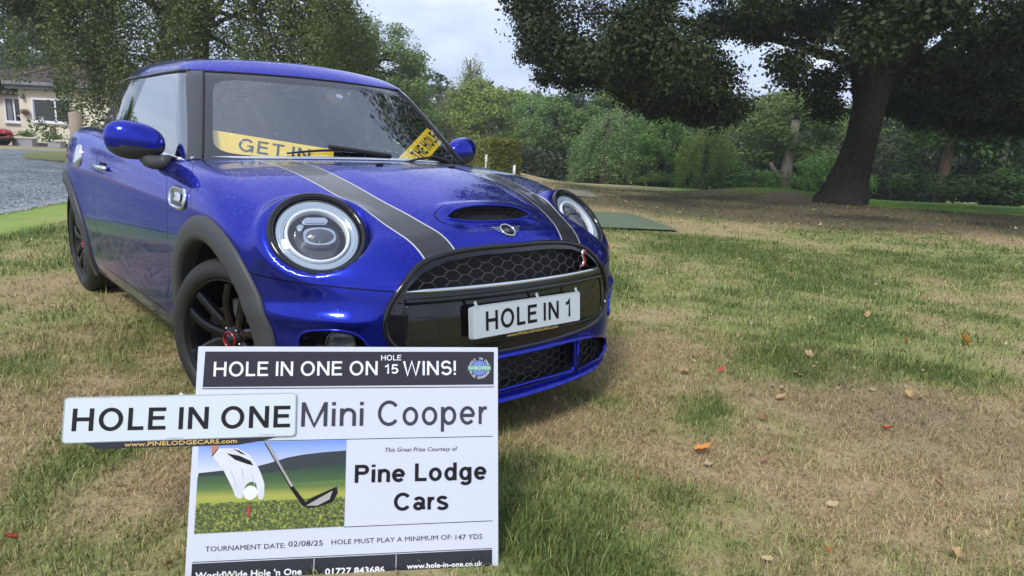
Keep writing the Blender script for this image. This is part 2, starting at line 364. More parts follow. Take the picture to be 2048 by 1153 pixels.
def side_w(x, z):
    up = .034 * np.maximum(-.45 - x, 0) * sst(z, .55, .9); z = z - up
    wv = pw(z, [.10, .2, .3, .45, .6, .7, .8, .88, .94, 1.0, 1.1], [.74, .785, .818, .832, .838, .836, .824, .80, .765, .71, .58])
    wv = wv - .10 * sst(-x, 2.1, 3.2)
    return wv + .012 * np.exp(-((x / .33)**2)) * sst(z, .35, .6) + .034 * np.exp(-(((x + 2.5) / .40)**2)) * sst(z, .35, .6)
def nose_x(Y, z):
    return pw(z, [.10, .17, .22, .30, .38, .46, .55, .62, .70, .80, .95], [.78, .825, .84, .835, .832, .825, .812, .80, .775, .735, .60]) - .26 * Y * Y + .022 * np.exp(-((z - .505) / .028)**2) * sst(Y, .54, .64)
def body_f(q):
    x = q[..., 0]; Y = np.abs(q[..., 1]); z = q[..., 2]; sg = np.where(q[..., 1:2] < 0, np.array([1., -1, 1]), 1.)
    f = smax(Y - side_w(x, z), x - nose_x(Y, z), .42)
    f = smax(f, (-3.03 + .22 * Y * Y + .10 * sst(z, .55, 1.0)) - x, .35)
    f = smax(f, (z - bonnet_z(x, Y)) * .93, .085)
    f = smax(f, .165 - z, .05)
    d = q - LC * sg; h = (d * (LN * sg)).sum(-1); r = np.sqrt(np.maximum((d * d).sum(-1) - h * h, 0))
    f = -smax(-f, -smax(h, r - .180, .05), .06)
    return smax(f, -smax(-h, r - .1625, .02), .022)          # seat of the lamp, cut flush with its ring
def ghb_f(q):
    x = q[..., 0]; Y = np.abs(q[..., 1]); z = q[..., 2]
    wv = pw(z, [.85, .95, 1.05, 1.15, 1.25, 1.33, 1.42], [.765, .735, .703, .668, .630, .592, .53]) - .16 * sst(-x, 1.5, 3.1)
    fw = (x - (-.285 - .36 * Y * Y - 1.29 * (z - .955))) * .613
    fr = z - (pw(x, [-3.2, -2.9, -2.4, -1.9, -1.4, -1.1, -.8, -.5], [1.34, 1.372, 1.405, 1.422, 1.427, 1.418, 1.387, 1.32]) - .13 * Y * Y)
    f = smax(Y - wv, (-2.93 + .25 * Y * Y - .22 * (1.3 - z)) - x, .25)
    f = smax(f, fw, .07); return smax(f, fr, .07)
def gradn(q, f, e=2e-3):
    g = np.stack([f(q + np.eye(3)[i] * e) - f(q - np.eye(3)[i] * e) for i in range(3)], -1)
    return g / np.maximum(np.linalg.norm(g, axis=-1, keepdims=True), 1e-9)
def root(o, d, f, t0=0., t1=2., n=23):
    o = np.asarray(o, float); d = np.asarray(d, float); a = np.zeros(np.broadcast(o, d).shape[:-1]) + t0; b = np.zeros_like(a) + t1
    for i in range(n):
        mm = (a + b) / 2; ins = f(o + mm[..., None] * d) < 0; a = np.where(ins, mm, a); b = np.where(ins, b, mm)
    return o + ((a + b) / 2)[..., None] * d
def on_side(x, z, f=None):   # point of the right flank
    x = np.asarray(x, float); z = np.asarray(z, float); return root(np.stack([x, 0 * x, z], -1), np.array([0., 1, 0]), f or body_f)
def on_top(x, Y, f=None):
    x = np.asarray(x, float); Y = np.asarray(Y, float) + 0 * x; return root(np.stack([x, Y, 0 * x + .45], -1), np.array([0., 0, 1]), f or body_f)
def on_front(Y, z):
    Y = np.asarray(Y, float); z = np.asarray(z, float) + 0 * Y; return root(np.stack([0 * Y - .1, Y, z], -1), np.array([1., 0, 0]), body_f)
def ray_grid(f, xa, xb, nside, nfan, zo, els, nrear=26):
    o = [];
    for a in np.linspace(0, 90, nfan, endpoint=False): o.append((xb, rad(a)))
    for x in np.linspace(xb, xa, nside): o.append((x, rad(90)))
    for a in np.linspace(90, 180, nrear)[1:]: o.append((xa, rad(a)))
    o = np.array(o); els = np.radians(els)
    O = np.zeros((len(o), len(els), 3)); O[..., 0] = o[:, :1]; O[..., 2] = zo
    D = np.stack([np.cos(els)[None] * np.cos(o[:, 1:]), np.cos(els)[None] * np.sin(o[:, 1:]), np.sin(els)[None] + 0 * o[:, 1:]], -1)
    P = root(O, D, f); n, k = P.shape[:2]; idx = np.arange(n * k).reshape(n, k)
    F = np.stack([idx[:-1, :-1], idx[1:, :-1], idx[1:, 1:], idx[:-1, 1:]], -1).reshape(-1, 4)
    return P.reshape(-1, 3), F[:, ::-1]
def isosplit(bm, gf, box_=None):
    vs_ = list(bm.verts); co = np.array([v.co[:] for v in vs_])
    act = box_(co) if box_ is not None else np.ones(len(co), bool)
    g = np.zeros(len(co)); g[act] = gf(co[act]); g = np.where(np.abs(g) < 2e-4, 0., g)
    bm.verts.index_update()
    gd = g.tolist(); ac = act.tolist(); zero = set(); faces = set(); es = set()
    for i in np.where(act)[0].tolist(): es.update(vs_[i].link_edges)
    for e in es:
        a, b = e.verts; ia, ib = a.index, b.index
        if not (ac[ia] and ac[ib]): continue
        if gd[ia] * gd[ib] < 0:
            t = gd[ia] / (gd[ia] - gd[ib]); ne, nv = bmesh.utils.edge_split(e, a, t); nv.index = -1; zero.add(nv)
            faces.update(nv.link_faces)
    for i in np.where(act & (g == 0))[0].tolist(): v = vs_[i]; zero.add(v); faces.update(v.link_faces)
    for f in faces:
        if not f.is_valid: continue
        zs = [v for v in f.verts if v in zero]
        if len(zs) == 2:
            a, b = zs
            if not any(b in e.verts for e in a.link_edges if f in e.link_faces):
                try: bmesh.utils.face_split(f, a, b)
                except Exception: pass
def poly_sd(P2):
    """signed distance to a closed outline (negative inside)"""
    P2 = np.asarray(P2, float); A = P2; B = np.roll(P2, -1, 0)
    def f(u, v):
        p = np.stack([u, v], -1)[:, None, :]; AB = B - A; t = np.clip(((p - A) * AB).sum(-1) / (AB**2).sum(-1), 0, 1)
        d = np.sqrt((((A + t[..., None] * AB) - p)**2).sum(-1)).min(1)
        c = ((A[:, 1] > p[..., 1]) != (B[:, 1] > p[..., 1])) & (p[..., 0] < (B[:, 0] - A[:, 0]) * (p[..., 1] - A[:, 1]) / (B[:, 1] - A[:, 1] + 1e-12) + A[:, 0])
        return np.where(c.sum(1) % 2 == 1, -d, d)
    return f
def closed_curve(P2, n=120):
    P2 = np.asarray(P2, float); k = len(P2); t = np.arange(n) * k / n; i = t.astype(int); s = (t - i)[:, None]
    p0 = P2[(i - 1) % k]; p1 = P2[i % k]; p2 = P2[(i + 1) % k]; p3 = P2[(i + 2) % k]
    return .5 * (2 * p1 + (p2 - p0) * s + (2 * p0 - 5 * p1 + 4 * p2 - p3) * s * s + (3 * p1 - p0 - 3 * p2 + p3) * s**3)
def W_(q): q = np.array(q, float); q[..., 1] *= -1; return q      # car coordinates -> world
FWX, FWZ, AR, CO = .055, .330, .354, .442
RWX = -2.475
GR_HALF = [(0, .716), (.15, .715), (.29, .703), (.40, .672), (.472, .612), (.518, .545), (.530, .48), (.512, .43), (.455, .393), (.37, .374), (.2, .364), (0, .362)]
UP_HALF = [(0, .694), (.165, .693), (.30, .681), (.40, .648), (.445, .613), (.455, .601), (.30, .601), (.15, .601), (0, .601)]
def mirror_closed(H): return H + [(-a, b) for a, b in H[::-1] if a > 1e-6]
g_gr = poly_sd(closed_curve(mirror_closed(GR_HALF), 150)); g_up = poly_sd(mirror_closed(UP_HALF))
LOW_C = rrect(-.272, .212, .272, .338, .02); LOW_S = [(.298, .330), (.46, .318), (.545, .285), (.560, .255), (.54, .225), (.48, .210), (.298, .207)]
g_lc = poly_sd(LOW_C); g_ls = poly_sd(LOW_S); FOG = [(.735, .452), (.69, .476), (.63, .474), (.592, .448), (.575, .405), (.585, .372), (.72, .372)]
g_fog = poly_sd(closed_curve(FOG, 50))
def cowl_x(Y): return -.292 - .36 * Y * Y
def scut_x(z): return pw(z, [.70, .758, .811, .861, .90, .934, .96], [-.10, -.104, -.121, -.172, -.27, -.383, -.46])
def door_x(z): return pw(z, [.25, .35, .50, .685, .81, .90, .945], [-.56, -.51, -.425, -.40, -.445, -.52, -.565])
def door_rx(z): return pw(z, [.25, .45, .65, .85, 1.0], [-1.70, -1.76, -1.74, -1.705, -1.69])
def st_o(x): return pw(x, [-.35, .03, .3, .5, .65, .75], [.50, .497, .478, .437, .395, .365])
def st_i(x): return pw(x, [-.35, .1, .36, .55, .70, .76], [.355, .372, .358, .318, .268, .248])
def gap_z(Y): return .599 + .09 * (Y - .516)
GW = .0022
def lamp_r(q):
    d = q - LC; h = (d * LN).sum(-1); return np.sqrt(np.maximum((d * d).sum(-1) - h * h, 0)), h

def build_car():
    car = empty('parked_car', (0, 0, 0), 'blue three-door hatchback with black bonnet stripes parked on the dry grass', 'car')
    # ---------------- lower body
    els = np.concatenate([np.linspace(-88, -30, 8), np.linspace(-27, 34, 88), np.linspace(34.6, 90, 76)])
    P, F = ray_grid(body_f, -2.35, .05, 150, 120, .5, els)
    bm = bmesh.new(); bv = [bm.verts.new(p) for p in P.tolist()]
    for f in F.tolist():
        try: bm.faces.new([bv[i] for i in f])
        except Exception: pass
    X = lambda q: q[:, 0]; Y = lambda q: q[:, 1]; Z = lambda q: q[:, 2]
    top = lambda q: (q[:, 2] > .66)
    isosplit(bm, lambda q: ghb_f(q), lambda q: (q[:, 2] > .85) & (q[:, 0] < -.1))
    isosplit(bm, lambda q: np.hypot(X(q) - FWX, Z(q) - FWZ) - AR, lambda q: (Y(q) > .5) & (Z(q) < .75) & (np.abs(X(q) - FWX) < .45))
    isosplit(bm, lambda q: np.hypot(X(q) - RWX, Z(q) - FWZ) - AR, lambda q: (Y(q) > .5) & (Z(q) < .75) & (np.abs(X(q) - RWX) < .45))
    isosplit(bm, lambda q: lamp_r(q)[0] - .155, lambda q: (X(q) > .25) & (Y(q) > .4) & (Z(q) > .55))
    fr_ = lambda q: (X(q) > .55) & (Y(q) < .62)
    isosplit(bm, lambda q: g_gr(Y(q), Z(q)), fr_); isosplit(bm, lambda q: g_up(Y(q), Z(q)), lambda q: (X(q) > .55) & (Y(q) < .5) & (Z(q) > .55))
    isosplit(bm, lambda q: g_lc(Y(q), Z(q)), lambda q: (X(q) > .6) & (Z(q) < .4) & (Y(q) < .31)); isosplit(bm, lambda q: g_ls(Y(q), Z(q)), lambda q: (X(q) > .5) & (Z(q) < .4) & (Y(q) > .26) & (Y(q) < .62))
    isosplit(bm, lambda q: g_fog(Y(q), Z(q)), lambda q: (X(q) > .4) & (Z(q) < .52) & (Z(q) > .33) & (Y(q) > .52))
    for s in (-1, 1):
        isosplit(bm, lambda q: Z(q) - gap_z(Y(q)) - s * GW, lambda q: (X(q) > .3) & (Y(q) > .45) & (Z(q) > .5) & (Z(q) < .7))
        isosplit(bm, lambda q: X(q) - scut_x(Z(q)) - s * GW, lambda q: (X(q) < .1) & (X(q) > -.5) & (Y(q) > .6) & (Z(q) > .68))
        isosplit(bm, lambda q: X(q) - door_x(Z(q)) - s * GW, lambda q: (X(q) < -.3) & (X(q) > -.7) & (Y(q) > .6) & (Z(q) > .24))
        isosplit(bm, lambda q: X(q) - door_rx(Z(q)) - s * GW, lambda q: (X(q) < -1.5) & (X(q) > -1.9) & (Y(q) > .5) & (Z(q) > .24))
        isosplit(bm, lambda q: Z(q) - .287 - s * GW, lambda q: (X(q) < -.2) & (X(q) > -2.3) & (Y(q) > .6) & (Z(q) < .4))
        isosplit(bm, lambda q: X(q) - cowl_x(Y(q)) - s * .012, lambda q: (X(q) < -.1) & (X(q) > -.7) & (Y(q) < .75) & (Z(q) > .85))
        for fn in (st_o, st_i):
            isosplit(bm, lambda q: Y(q) - fn(X(q)) - s * .0026, lambda q: (X(q) > -.4) & (Y(q) < .6) & (Y(q) > .2) & (Z(q) > .66))
    isosplit(bm, lambda q: Z(q) - .215, lambda q: (X(q) < .2) & (Z(q) < .3))
    isosplit(bm, lambda q: Z(q) - .178, lambda q: (Z(q) < .3))
    for s in (0, 1):
        isosplit(bm, lambda q: np.hypot((X(q) - .601) / .036, Y(q) / .200) - 1 + .0, lambda q: (Z(q) > .7) & (Y(q) < .25) & (X(q) > .5)) if s == 0 else \
        [isosplit(bm, lambda q: (np.abs((X(q) - .598) / .072)**2.6 + np.abs(Y(q) / .243)**2.6)**(1 / 2.6) - 1 + k_, lambda q: (Z(q) > .68) & (Y(q) < .29) & (X(q) > .45)) for k_ in (.0, .022)]
    bm.normal_update()
    co = np.array([v.co[:] for v in bm.verts]); bm.verts.index_update()
    faces = [[v.index for v in f.verts] for f in bm.faces]; bm.free()
    C = np.array([co[f].mean(0) for f in faces]); x, y, z = C.T
    cls = np.full(len(C), 'x', dtype=object)
    r_f = np.hypot(x - FWX, z - FWZ); r_r = np.hypot(x - RWX, z - FWZ); lr, lh = lamp_r(C)
    # default split along the length
    cls[:] = 'bumper'
    side = (x < .44) | ((y > .45) & (z > gap_z(y))) | (z > .60)
    cls[(z > gap_z(y)) & (x > scut_x(z)) & (z > .5)] = 'bonnet'
    cls[(x > cowl_x(y)) & (z > .90) & (y < .70) & (x > scut_x(z))] = 'bonnet'
    fl = (x < FWX) & (x <= scut_x(z)); cls[fl] = 'wing'
    cls[(x < door_x(z)) & (z > .287)] = 'door'; cls[(x < door_rx(z)) & (z > .20)] = 'rear_quarter'
    cls[(x > -2.3) & (x < FWX) & (z < .287)] = 'side_skirt'; cls[(x < -2.3) & (z < .287)] = 'rear_quarter'
    cls[(z < .215) & (x < -.2) & (x > -2.4)] = 'lower_sill'; cls[(z < .178)] = 'floor_pan'
    g = np.ones(len(x)); k_ = (x > .5) & (z > .3) & (z < .75) & (y < .6); g[k_] = g_gr(y[k_], z[k_]); g3 = {}
    for nm_, fn_ in (('up', g_up), ('lc', g_lc), ('ls', g_ls), ('fog', g_fog)):
        a_ = np.ones(len(x)); k_ = (x > .4) & (z < .72); a_[k_] = fn_(y[k_], z[k_]); g3[nm_] = a_
    frm = (x > .55) & (g < 0); cls[frm] = 'grille_surround'; cls[frm & (g3['up'] < 0)] = 'drop'
    cls[(x > .6) & (g3['lc'] < 0)] = 'drop'; cls[(x > .5) & (z < .4) & (g3['ls'] < 0)] = 'drop'
    cls[(x > .4) & (z < .5) & (z > .33) & (y > .5) & (g3['fog'] < 0)] = 'drop'
    gaps = ((np.abs(z - gap_z(y)) < GW) & (x > .3) & (y > .5) & (g > 0)) | ((np.abs(x - scut_x(z)) < GW) & (y > .6) & (z > .70) & (x > -.46)) | \
           ((np.abs(x - door_x(z)) < GW) & (y > .6) & (z > .287)) | ((np.abs(x - door_rx(z)) < GW) & (y > .6) & (z > .287)) | ((np.abs(z - .287) < GW) & (x < -.56) & (x > -1.70) & (y > .6))
    cls[gaps] = 'shut_line'
    cow = (x < cowl_x(y) + .012) & (x > -.70) & (y < .715) & (z > .90) & (cls != 'shut_line'); cls[cow] = 'scuttle_panel'
    bon = cls == 'bonnet'; yo = st_o(x); yi = st_i(x)
    cls[bon & (z > .69) & (y < yo - .0026) & (y > yi + .0026) & (x > -.36)] = 'stripe'
    cls[bon & (z > .69) & ((np.abs(y - yo) <= .0026) | (np.abs(y - yi) <= .0026)) & (x > -.36)] = 'pinstripe'
    so = (np.abs((x - .598) / .072)**2.6 + np.abs(y / .243)**2.6)**(1 / 2.6) - 1
    cls[bon & (so < 0) & (so > -.022) & (z > .7)] = 'shut_line'
    cls[(np.hypot((x - .601) / .036, y / .200) < 1) & (z > .7)] = 'drop'
    cls[(lr < .155) & (x > .2) & (np.abs(lh) < .12)] = 'drop'
    cls[(r_f < AR) & (y > .5)] = 'drop'; cls[(r_r < AR) & (y > .5)] = 'drop'
    cls[(ghb_f(C) < 0) & (z > .85)] = 'drop'
    nrm = gradn(co, body_f)
    spec = {'bonnet': ('bonnet', M['paint'], 0), 'wing': ('front_wing', M['paint'], 1), 'door': ('door', M['paint'], 1), 'rear_quarter': ('rear_quarter_panel', M['paint'], 1),
            'side_skirt': ('side_skirt', M['paint'], 1), 'lower_sill': ('lower_sill', M['clad'], 1), 'floor_pan': ('floor_pan', M['black'], 0), 'bumper': ('front_bumper', M['paint'], 0),
            'grille_surround': ('grille_surround', M['gloss_black'], 0), 'shut_line': ('shut_line', M['black'], 0), 'scuttle_panel': ('scuttle_panel', M['frit'], 0)}
    made = {}
    def emit(key, name, mt, sides, parent=car, push=0.):
        ids = np.where(cls == key)[0]
        if not len(ids): return []
        fs = [faces[i] for i in ids]; used = np.unique(np.concatenate(fs)); mp = {u: k for k, u in enumerate(used.tolist())}
        V = co[used] + nrm[used] * push; Nn = nrm[used]; Fq = [[mp[i] for i in f] for f in fs]
        res = []
        Vl = V * [1, -1, 1]; Nl = Nn * [1, -1, 1]; Fl = [f[::-1] for f in Fq]
        if sides:
            for vv, nn, ff in ((V, Nn, Fq), (Vl, Nl, Fl)):
                res.append(add(name, W_(vv), ff, mt, parent, True, nn * [1, -1, 1]))
        else:
            VV = np.concatenate([V, Vl]); NN = np.concatenate([Nn, Nl]); k = len(V); FF = Fq + [[i + k for i in f] for f in Fl]
            res.append(add(name, W_(VV), FF, mt, parent, True, NN * [1, -1, 1]))
        return res
    for k, (nm, mt, sd) in spec.items(): made[k] = emit(k, nm, mt, sd, push=-.004 if k == 'shut_line' else 0)
    bon = made['bonnet'][0]
    for o in emit('stripe', 'stripe', M['vinyl'], 1, bon) + emit('pinstripe', 'pinstripe', M['pin'], 1, bon): pass
    # ---------------- greenhouse
    els = np.concatenate([np.linspace(-8, 30, 46), np.linspace(31, 90, 56)])
    P, F = ray_grid(ghb_f, -2.45, -1.0, 90, 80, .99, els)
    bm = bmesh.new(); bv = [bm.verts.new(p) for p in P.tolist()]
    for f in F.tolist():
        try: bm.faces.new([bv[i] for i in f])
        except Exception: pass
    py = lambda zv: .681 - .155 * (zv - .945) / .372            # inner edge of the windscreen pillar
    pox = lambda zv: pw(zv, [.94, .977, 1.121, 1.314, 1.34], [-.50, -.525, -.679, -.905, -.95])
    railz = lambda xv: pw(xv, [-3.1, -2.44, -1.54, -1.2, -.9, -.7], [1.30, 1.325, 1.316, 1.322, 1.322, 1.318])
    fw = lambda q: (q[:, 0] - (-.285 - .36 * q[:, 1]**2 - 1.29 * (q[:, 2] - .955))) * .613
    topz = lambda Yv: 1.330 - .03 * Yv * Yv
    frontish = lambda q: q[:, 0] > -.98
    isosplit(bm, lambda q: body_f(q), lambda q: q[:, 2] < 1.1)
    isosplit(bm, lambda q: q[:, 1] - py(q[:, 2]), lambda q: (q[:, 0] > -1.05) & (q[:, 1] > .4))
    isosplit(bm, lambda q: q[:, 2] - topz(q[:, 1]), lambda q: (q[:, 0] > -1.05) & (q[:, 1] < .62) & (q[:, 2] > 1.2))
    isosplit(bm, lambda q: q[:, 2] - railz(q[:, 0]), lambda q: (q[:, 1] > .35) & (q[:, 2] > 1.2))
    isosplit(bm, lambda q: q[:, 2] - railz(q[:, 0]) + .012, lambda q: (q[:, 1] > .35) & (q[:, 2] > 1.2))
    isosplit(bm, lambda q: q[:, 0] - pox(q[:, 2]), lambda q: (q[:, 1] > .5) & (q[:, 0] > -1.2) & (q[:, 0] < -.4))
    isosplit(bm, lambda q: q[:, 0] + 1.50 - .12 * (q[:, 2] - 1.1), lambda q: (q[:, 1] > .45) & (q[:, 0] > -1.8) & (q[:, 0] < -1.2))
    isosplit(bm, lambda q: q[:, 0] + 1.545 - .12 * (q[:, 2] - 1.1), lambda q: (q[:, 1] > .45) & (q[:, 0] > -1.8) & (q[:, 0] < -1.2))
    # inner printed border of the screen: superellipse in (Y, height)
    def gl(q):
        v = (q[:, 2] - 1.128) / .165; ye = py(q[:, 2]) - .035; return (np.abs(v)**9 + np.abs(q[:, 1] / ye)**9)**(1 / 9) - 1
    isosplit(bm, gl, lambda q: (q[:, 0] > -1.0) & (q[:, 1] < .7))
    co = np.array([v.co[:] for v in bm.verts]); bm.verts.index_update(); faces = [[v.index for v in f.verts] for f in bm.faces]; bm.free()
    C = np.array([co[f].mean(0) for f in faces]); x, y, z = C.T; cls = np.full(len(C), 'side', dtype=object)
    scr = (fw(C) > -.035) & (x > -1.05) & (y < py(z)) & (z < topz(y)); cls[scr] = 'frit'; cls[scr & (gl(C) < 0)] = 'screen'
    cls[(~scr) & (x > pox(z)) & (z < railz(x)) & (y > .45)] = 'pillar'
    cls[(~scr) & (z > railz(x))] = 'roof'; cls[(~scr) & (z > topz(y)) & (x > -1.0) & (y < .56)] = 'roof'
    cls[(z < railz(x)) & (z > railz(x) - .012) & (x < pox(z)) & (cls == 'side')] = 'rail'
    xb = -1.50 + .12 * (z - 1.1)
    sd = cls == 'side'; cls[sd & (x < xb)] = 'rearside'; cls[sd & (x < xb) & (x > xb - .045)] = 'pillarb'
    cls[(x < -2.86)] = 'rearglass'; cls[(x < -2.86) & (z > railz(x))] = 'roof'
    cls[body_f(C) < 0] = 'drop'; nrm = gradn(co, ghb_f)
    # closures above re-read co/faces/cls/nrm through the enclosing scope
    def emit2(key, name, mt, sides, push=0., parent=car):
        ids = np.where(cls == key)[0]
        if not len(ids): return []
        fs = [faces[i] for i in ids]; used = np.unique(np.concatenate(fs)); mp = {u: k for k, u in enumerate(used.tolist())}
        V = co[used] + nrm[used] * push; Nn = nrm[used]; Fq = [[mp[i] for i in f] for f in fs]; Vl = V * [1, -1, 1]; Nl = Nn * [1, -1, 1]; Fl = [f[::-1] for f in Fq]; res = []
        if sides:
            for vv, nn, ff in ((V, Nn, Fq), (Vl, Nl, Fl)): res.append(add(name, W_(vv), ff, mt, parent, True, nn * [1, -1, 1]))
        else:
            VV = np.concatenate([V, Vl]); NN = np.concatenate([Nn, Nl]); k = len(V); FF = Fq + [[i + k for i in f] for f in Fl]
            res.append(add(name, W_(VV), FF, mt, parent, True, NN * [1, -1, 1]))
        return res
    ws = emit2('screen', 'windscreen', M['screen'], 0)[0]; emit2('frit', 'printed_border', M['frit'], 0, parent=ws)
    emit2('pillar', 'windscreen_pillar', M['frit'], 1, .004); emit2('roof', 'roof', M['paint'], 0, .006); emit2('rail', 'roof_rail', M['black'], 1, .001)
    emit2('side', 'side_window', M['side_glass'], 1); emit2('rearside', 'rear_side_window', M['privacy'], 1); emit2('pillarb', 'door_pillar', M['gloss_black'], 1); emit2('rearglass', 'rear_window', M['privacy'], 0)
    # seal lines round the screen, chrome waist line, added tube for the bonnet edge's highlight
    zt = np.linspace(.95, 1.328, 24)
    def gside(xv, zv): return root(np.array([xv, 0, zv]), np.array([0., 1, 0]), ghb_f)
    for s in (1, -1):
        P = []
        for zv in zt:
            q = root(np.array([-1.2, py(zv), zv]), np.array([1., 0, 0]), ghb_f); P.append(q + .002 * np.array([.7, .3, .5]))
        P = np.array(P) * [1, s, 1]; V, F = tube(W_(P), .0055, 6); add('screen_seal', V, F, M['black'], car)
        xv = np.linspace(-.515, -2.70, 60); zc = .96 + 0 * xv
        for _ in range(10): yv = on_side(xv, zc, ghb_f)[:, 1]; zc = on_top(xv, yv)[:, 2]
        P = np.stack([xv, yv + .004, zc + .004], 1)
        P = np.array(P) * [1, s, 1]; V, F = tube(W_(P), .0085, 8); add('waist_chrome', V, F, M['chrome'], car)
    Yt = np.linspace(-.715, .715, 60); P = on_top(cowl_x(Yt) + .0, Yt); P[:, 2] += .004; V, F = tube(W_(P), .0085, 8); add('bonnet_edge_highlight', V, F, M['chrome'], car)  # added chrome tube imitating the bright reflection on the bonnet's rear edge
    Yt = np.linspace(-.53, .53, 40); P = root(np.stack([0 * Yt - 1.1, Yt, topz(Yt) + .001], -1), np.array([1., 0, 0]), ghb_f); V, F = tube(W_(P), .006, 6); add('screen_seal', V, F, M['black'], car)
    # edge strip of the roof and the rear spoiler
    xs_ = np.linspace(-.90, -2.52, 40)
    for s in (1, -1):
        P = on_side(xs_, railz(xs_), ghb_f) + np.array([0, .006, 0]); V, F = tube(W_(P * [1, s, 1]), .007, 8); add('drip_moulding', V, F, M['gloss_black'], car)
    Ys = np.linspace(-.40, .40, 21); ms = []
    prof = [(0, 0), (-.04, .002), (-.09, -.014), (-.095, -.024), (-.05, -.03), (0, -.03)]; V = []
    for yv in Ys:
        bx = -2.78 - .06 * (1 - (yv / .5)**2); bz = 1.362 - .13 * yv * yv + .018 * (1 - abs(yv))
        for px, pz in prof: V.append([bx + px, yv, bz + pz])
    k = len(prof); F = [[i * k + j, i * k + (j + 1) % k, (i + 1) * k + (j + 1) % k, (i + 1) * k + j] for i in range(len(Ys) - 1) for j in range(k)] + [list(range(k)), [(len(Ys) - 1) * k + j for j in range(k)][::-1]]
    add('roof_spoiler', W_(np.array(V)), F, M['paint'], car)
    return car, bon

def arch_cladding(car, cx_, sgn):
    """sgn +1 right flank; a thick moulded band following the body round the wheel opening, with a return lip"""
    th = np.radians(np.linspace(-22, 202, 76)); prof = [(AR - .001, -.050), (AR - .002, -.004), (AR + .004, .012), (AR + .018, .0165), (AR + .055, .0155), (CO - .008, .012), (CO, .006), (CO + .001, -.006)]
    T_, R_ = np.meshgrid(th, [p[0] for p in prof], indexing='ij'); H_ = np.broadcast_to(np.array([p[1] for p in prof]), T_.shape).ravel(); T_ = T_.ravel(); R_ = R_.ravel()
    px = cx_ + R_ * np.cos(T_); pz = np.maximum(FWZ + R_ * np.sin(T_), .175); q = on_side(px, np.maximum(pz, .20)); n_ = gradn(q, body_f); q[:, 2] = pz
    V = q + n_ * np.maximum(H_, -.01)[:, None]; V[:, 1] += np.minimum(H_ + .01, 0)
    k = len(prof); V = np.array(V) * [1, sgn, 1]; F = [[i * k + j, i * k + j + 1, (i + 1) * k + j + 1, (i + 1) * k + j] for i in range(len(th) - 1) for j in range(k - 1)]
    o = add('arch_cladding', W_(V), F if sgn < 0 else [f[::-1] for f in F], M['clad'], car)
    # dark liner of the wheel well
    V, F = lathe((cx_, .44 * sgn, FWZ), (0, sgn, 0), [(.05, 0), (AR + .004, 0), (AR + .004, .36)], 40, a0=rad(-25), a1=rad(205)); add('wheel_well', W_(V), F, M['black'], car)

def wheel(car, wx, sgn, steer=0.):
    ct = np.array([wx, .70 * sgn, .308]); n_ = np.array([math.sin(steer), math.cos(steer) * sgn, 0.]) if sgn > 0 else np.array([-math.sin(steer), -math.cos(steer), 0.])
    e = empty('wheel', tuple(W_(ct)), None, None); e.location = W_(ct); e.parent = car
    A = lambda nm, vf, mt, sm=True: add(nm, W_(vf[0]), vf[1], mt, e, sm)
    T = [(.222, -.075), (.232, -.092), (.262, -.102), (.292, -.092), (.304, -.078), (.308, -.05), (.3085, -.022), (.3045, -.021), (.3045, -.014), (.3085, -.013), (.3085, .013), (.3045, .014), (.3045, .021), (.3085, .022), (.308, .05), (.304, .078), (.292, .092), (.262, .104), (.246, .102), (.2365, .096), (.230, .088), (.224, .075)]
    A('tyre', lathe(ct, n_, T, 96), M['tyre'])
    ms = [lathe(ct, n_, [(.224, .088), (.2285, .094), (.232, .088), (.230, .076), (.217, .066), (.208, .03), (.204, -.09)], 96),
          lathe(ct, n_, [(.0, .072), (.030, .073), (.036, .068), (.052, .062), (.058, .045)], 40)]
    u, v, nn = frame_of(n_)
    def spoke(a0, a1, r0, r1, w0, w1, h0, h1):
        P = []; ks = 9
        for i in range(ks):
            t = i / (ks - 1); a = a0 + (a1 - a0) * t; r = r0 + (r1 - r0) * t; wv = w0 + (w1 - w0) * t; hv = h0 + (h1 - h0) * t + .012 * math.sin(math.pi * t)
            dr = np.array(math.cos(a) * u + math.sin(a) * v); tg = -math.sin(a) * u + math.cos(a) * v
            for dw, dh in ((-wv, -.022), (-wv, -.004), (-wv * .45, .002), (wv * .45, .002), (wv, -.004), (wv, -.022)): P.append(ct + dr * r + tg * dw + nn * (hv + dh))
        k = 6; Fs = [[i * k + j, i * k + (j + 1) % k, (i + 1) * k + (j + 1) % k, (i + 1) * k + j] for i in range(ks - 1) for j in range(k)]
        return np.array(P), Fs
    for i in range(5):
        b = rad(90 + 14 + 72 * i)
        s = join(spoke(b - .40, b - .20, .036, .216, .020, .0165, .060, .084), spoke(b + .40, b + .20, .036, .216, .020, .0165, .060, .084))
        A('spoke', s, M['alloy'], False)
    A('rim', join(*ms), M['alloy'])
    A('centre_cap', lathe(ct, n_, [(0, .078), (.022, .077), (.026, .072)], 32), M['gloss_black']); A('cap_ring', lathe(ct, n_, [(.0275, .074), (.0285, .0785), (.0305, .0785), (.0315, .073)], 40), M['red'])
    for i in range(5):
        a = rad(54 + 72 * i); c = ct + (math.cos(a) * u + math.sin(a) * v) * .044; A('wheel_bolt', lathe(c, n_, [(0, .069), (.007, .069), (.008, .060)], 6), M['dark_chrome'])
    A('brake_disc', lathe(ct, n_, [(.06, .012), (.145, .012), (.146, .0), (.146, -.012)], 60), M['steel'])
    cal = rad(10); pts = []
    A('brake_caliper', bbox(ct + (math.cos(cal) * u + math.sin(cal) * v) * .125 + nn * .015, (.07, .05, .13), .012), M['black'])

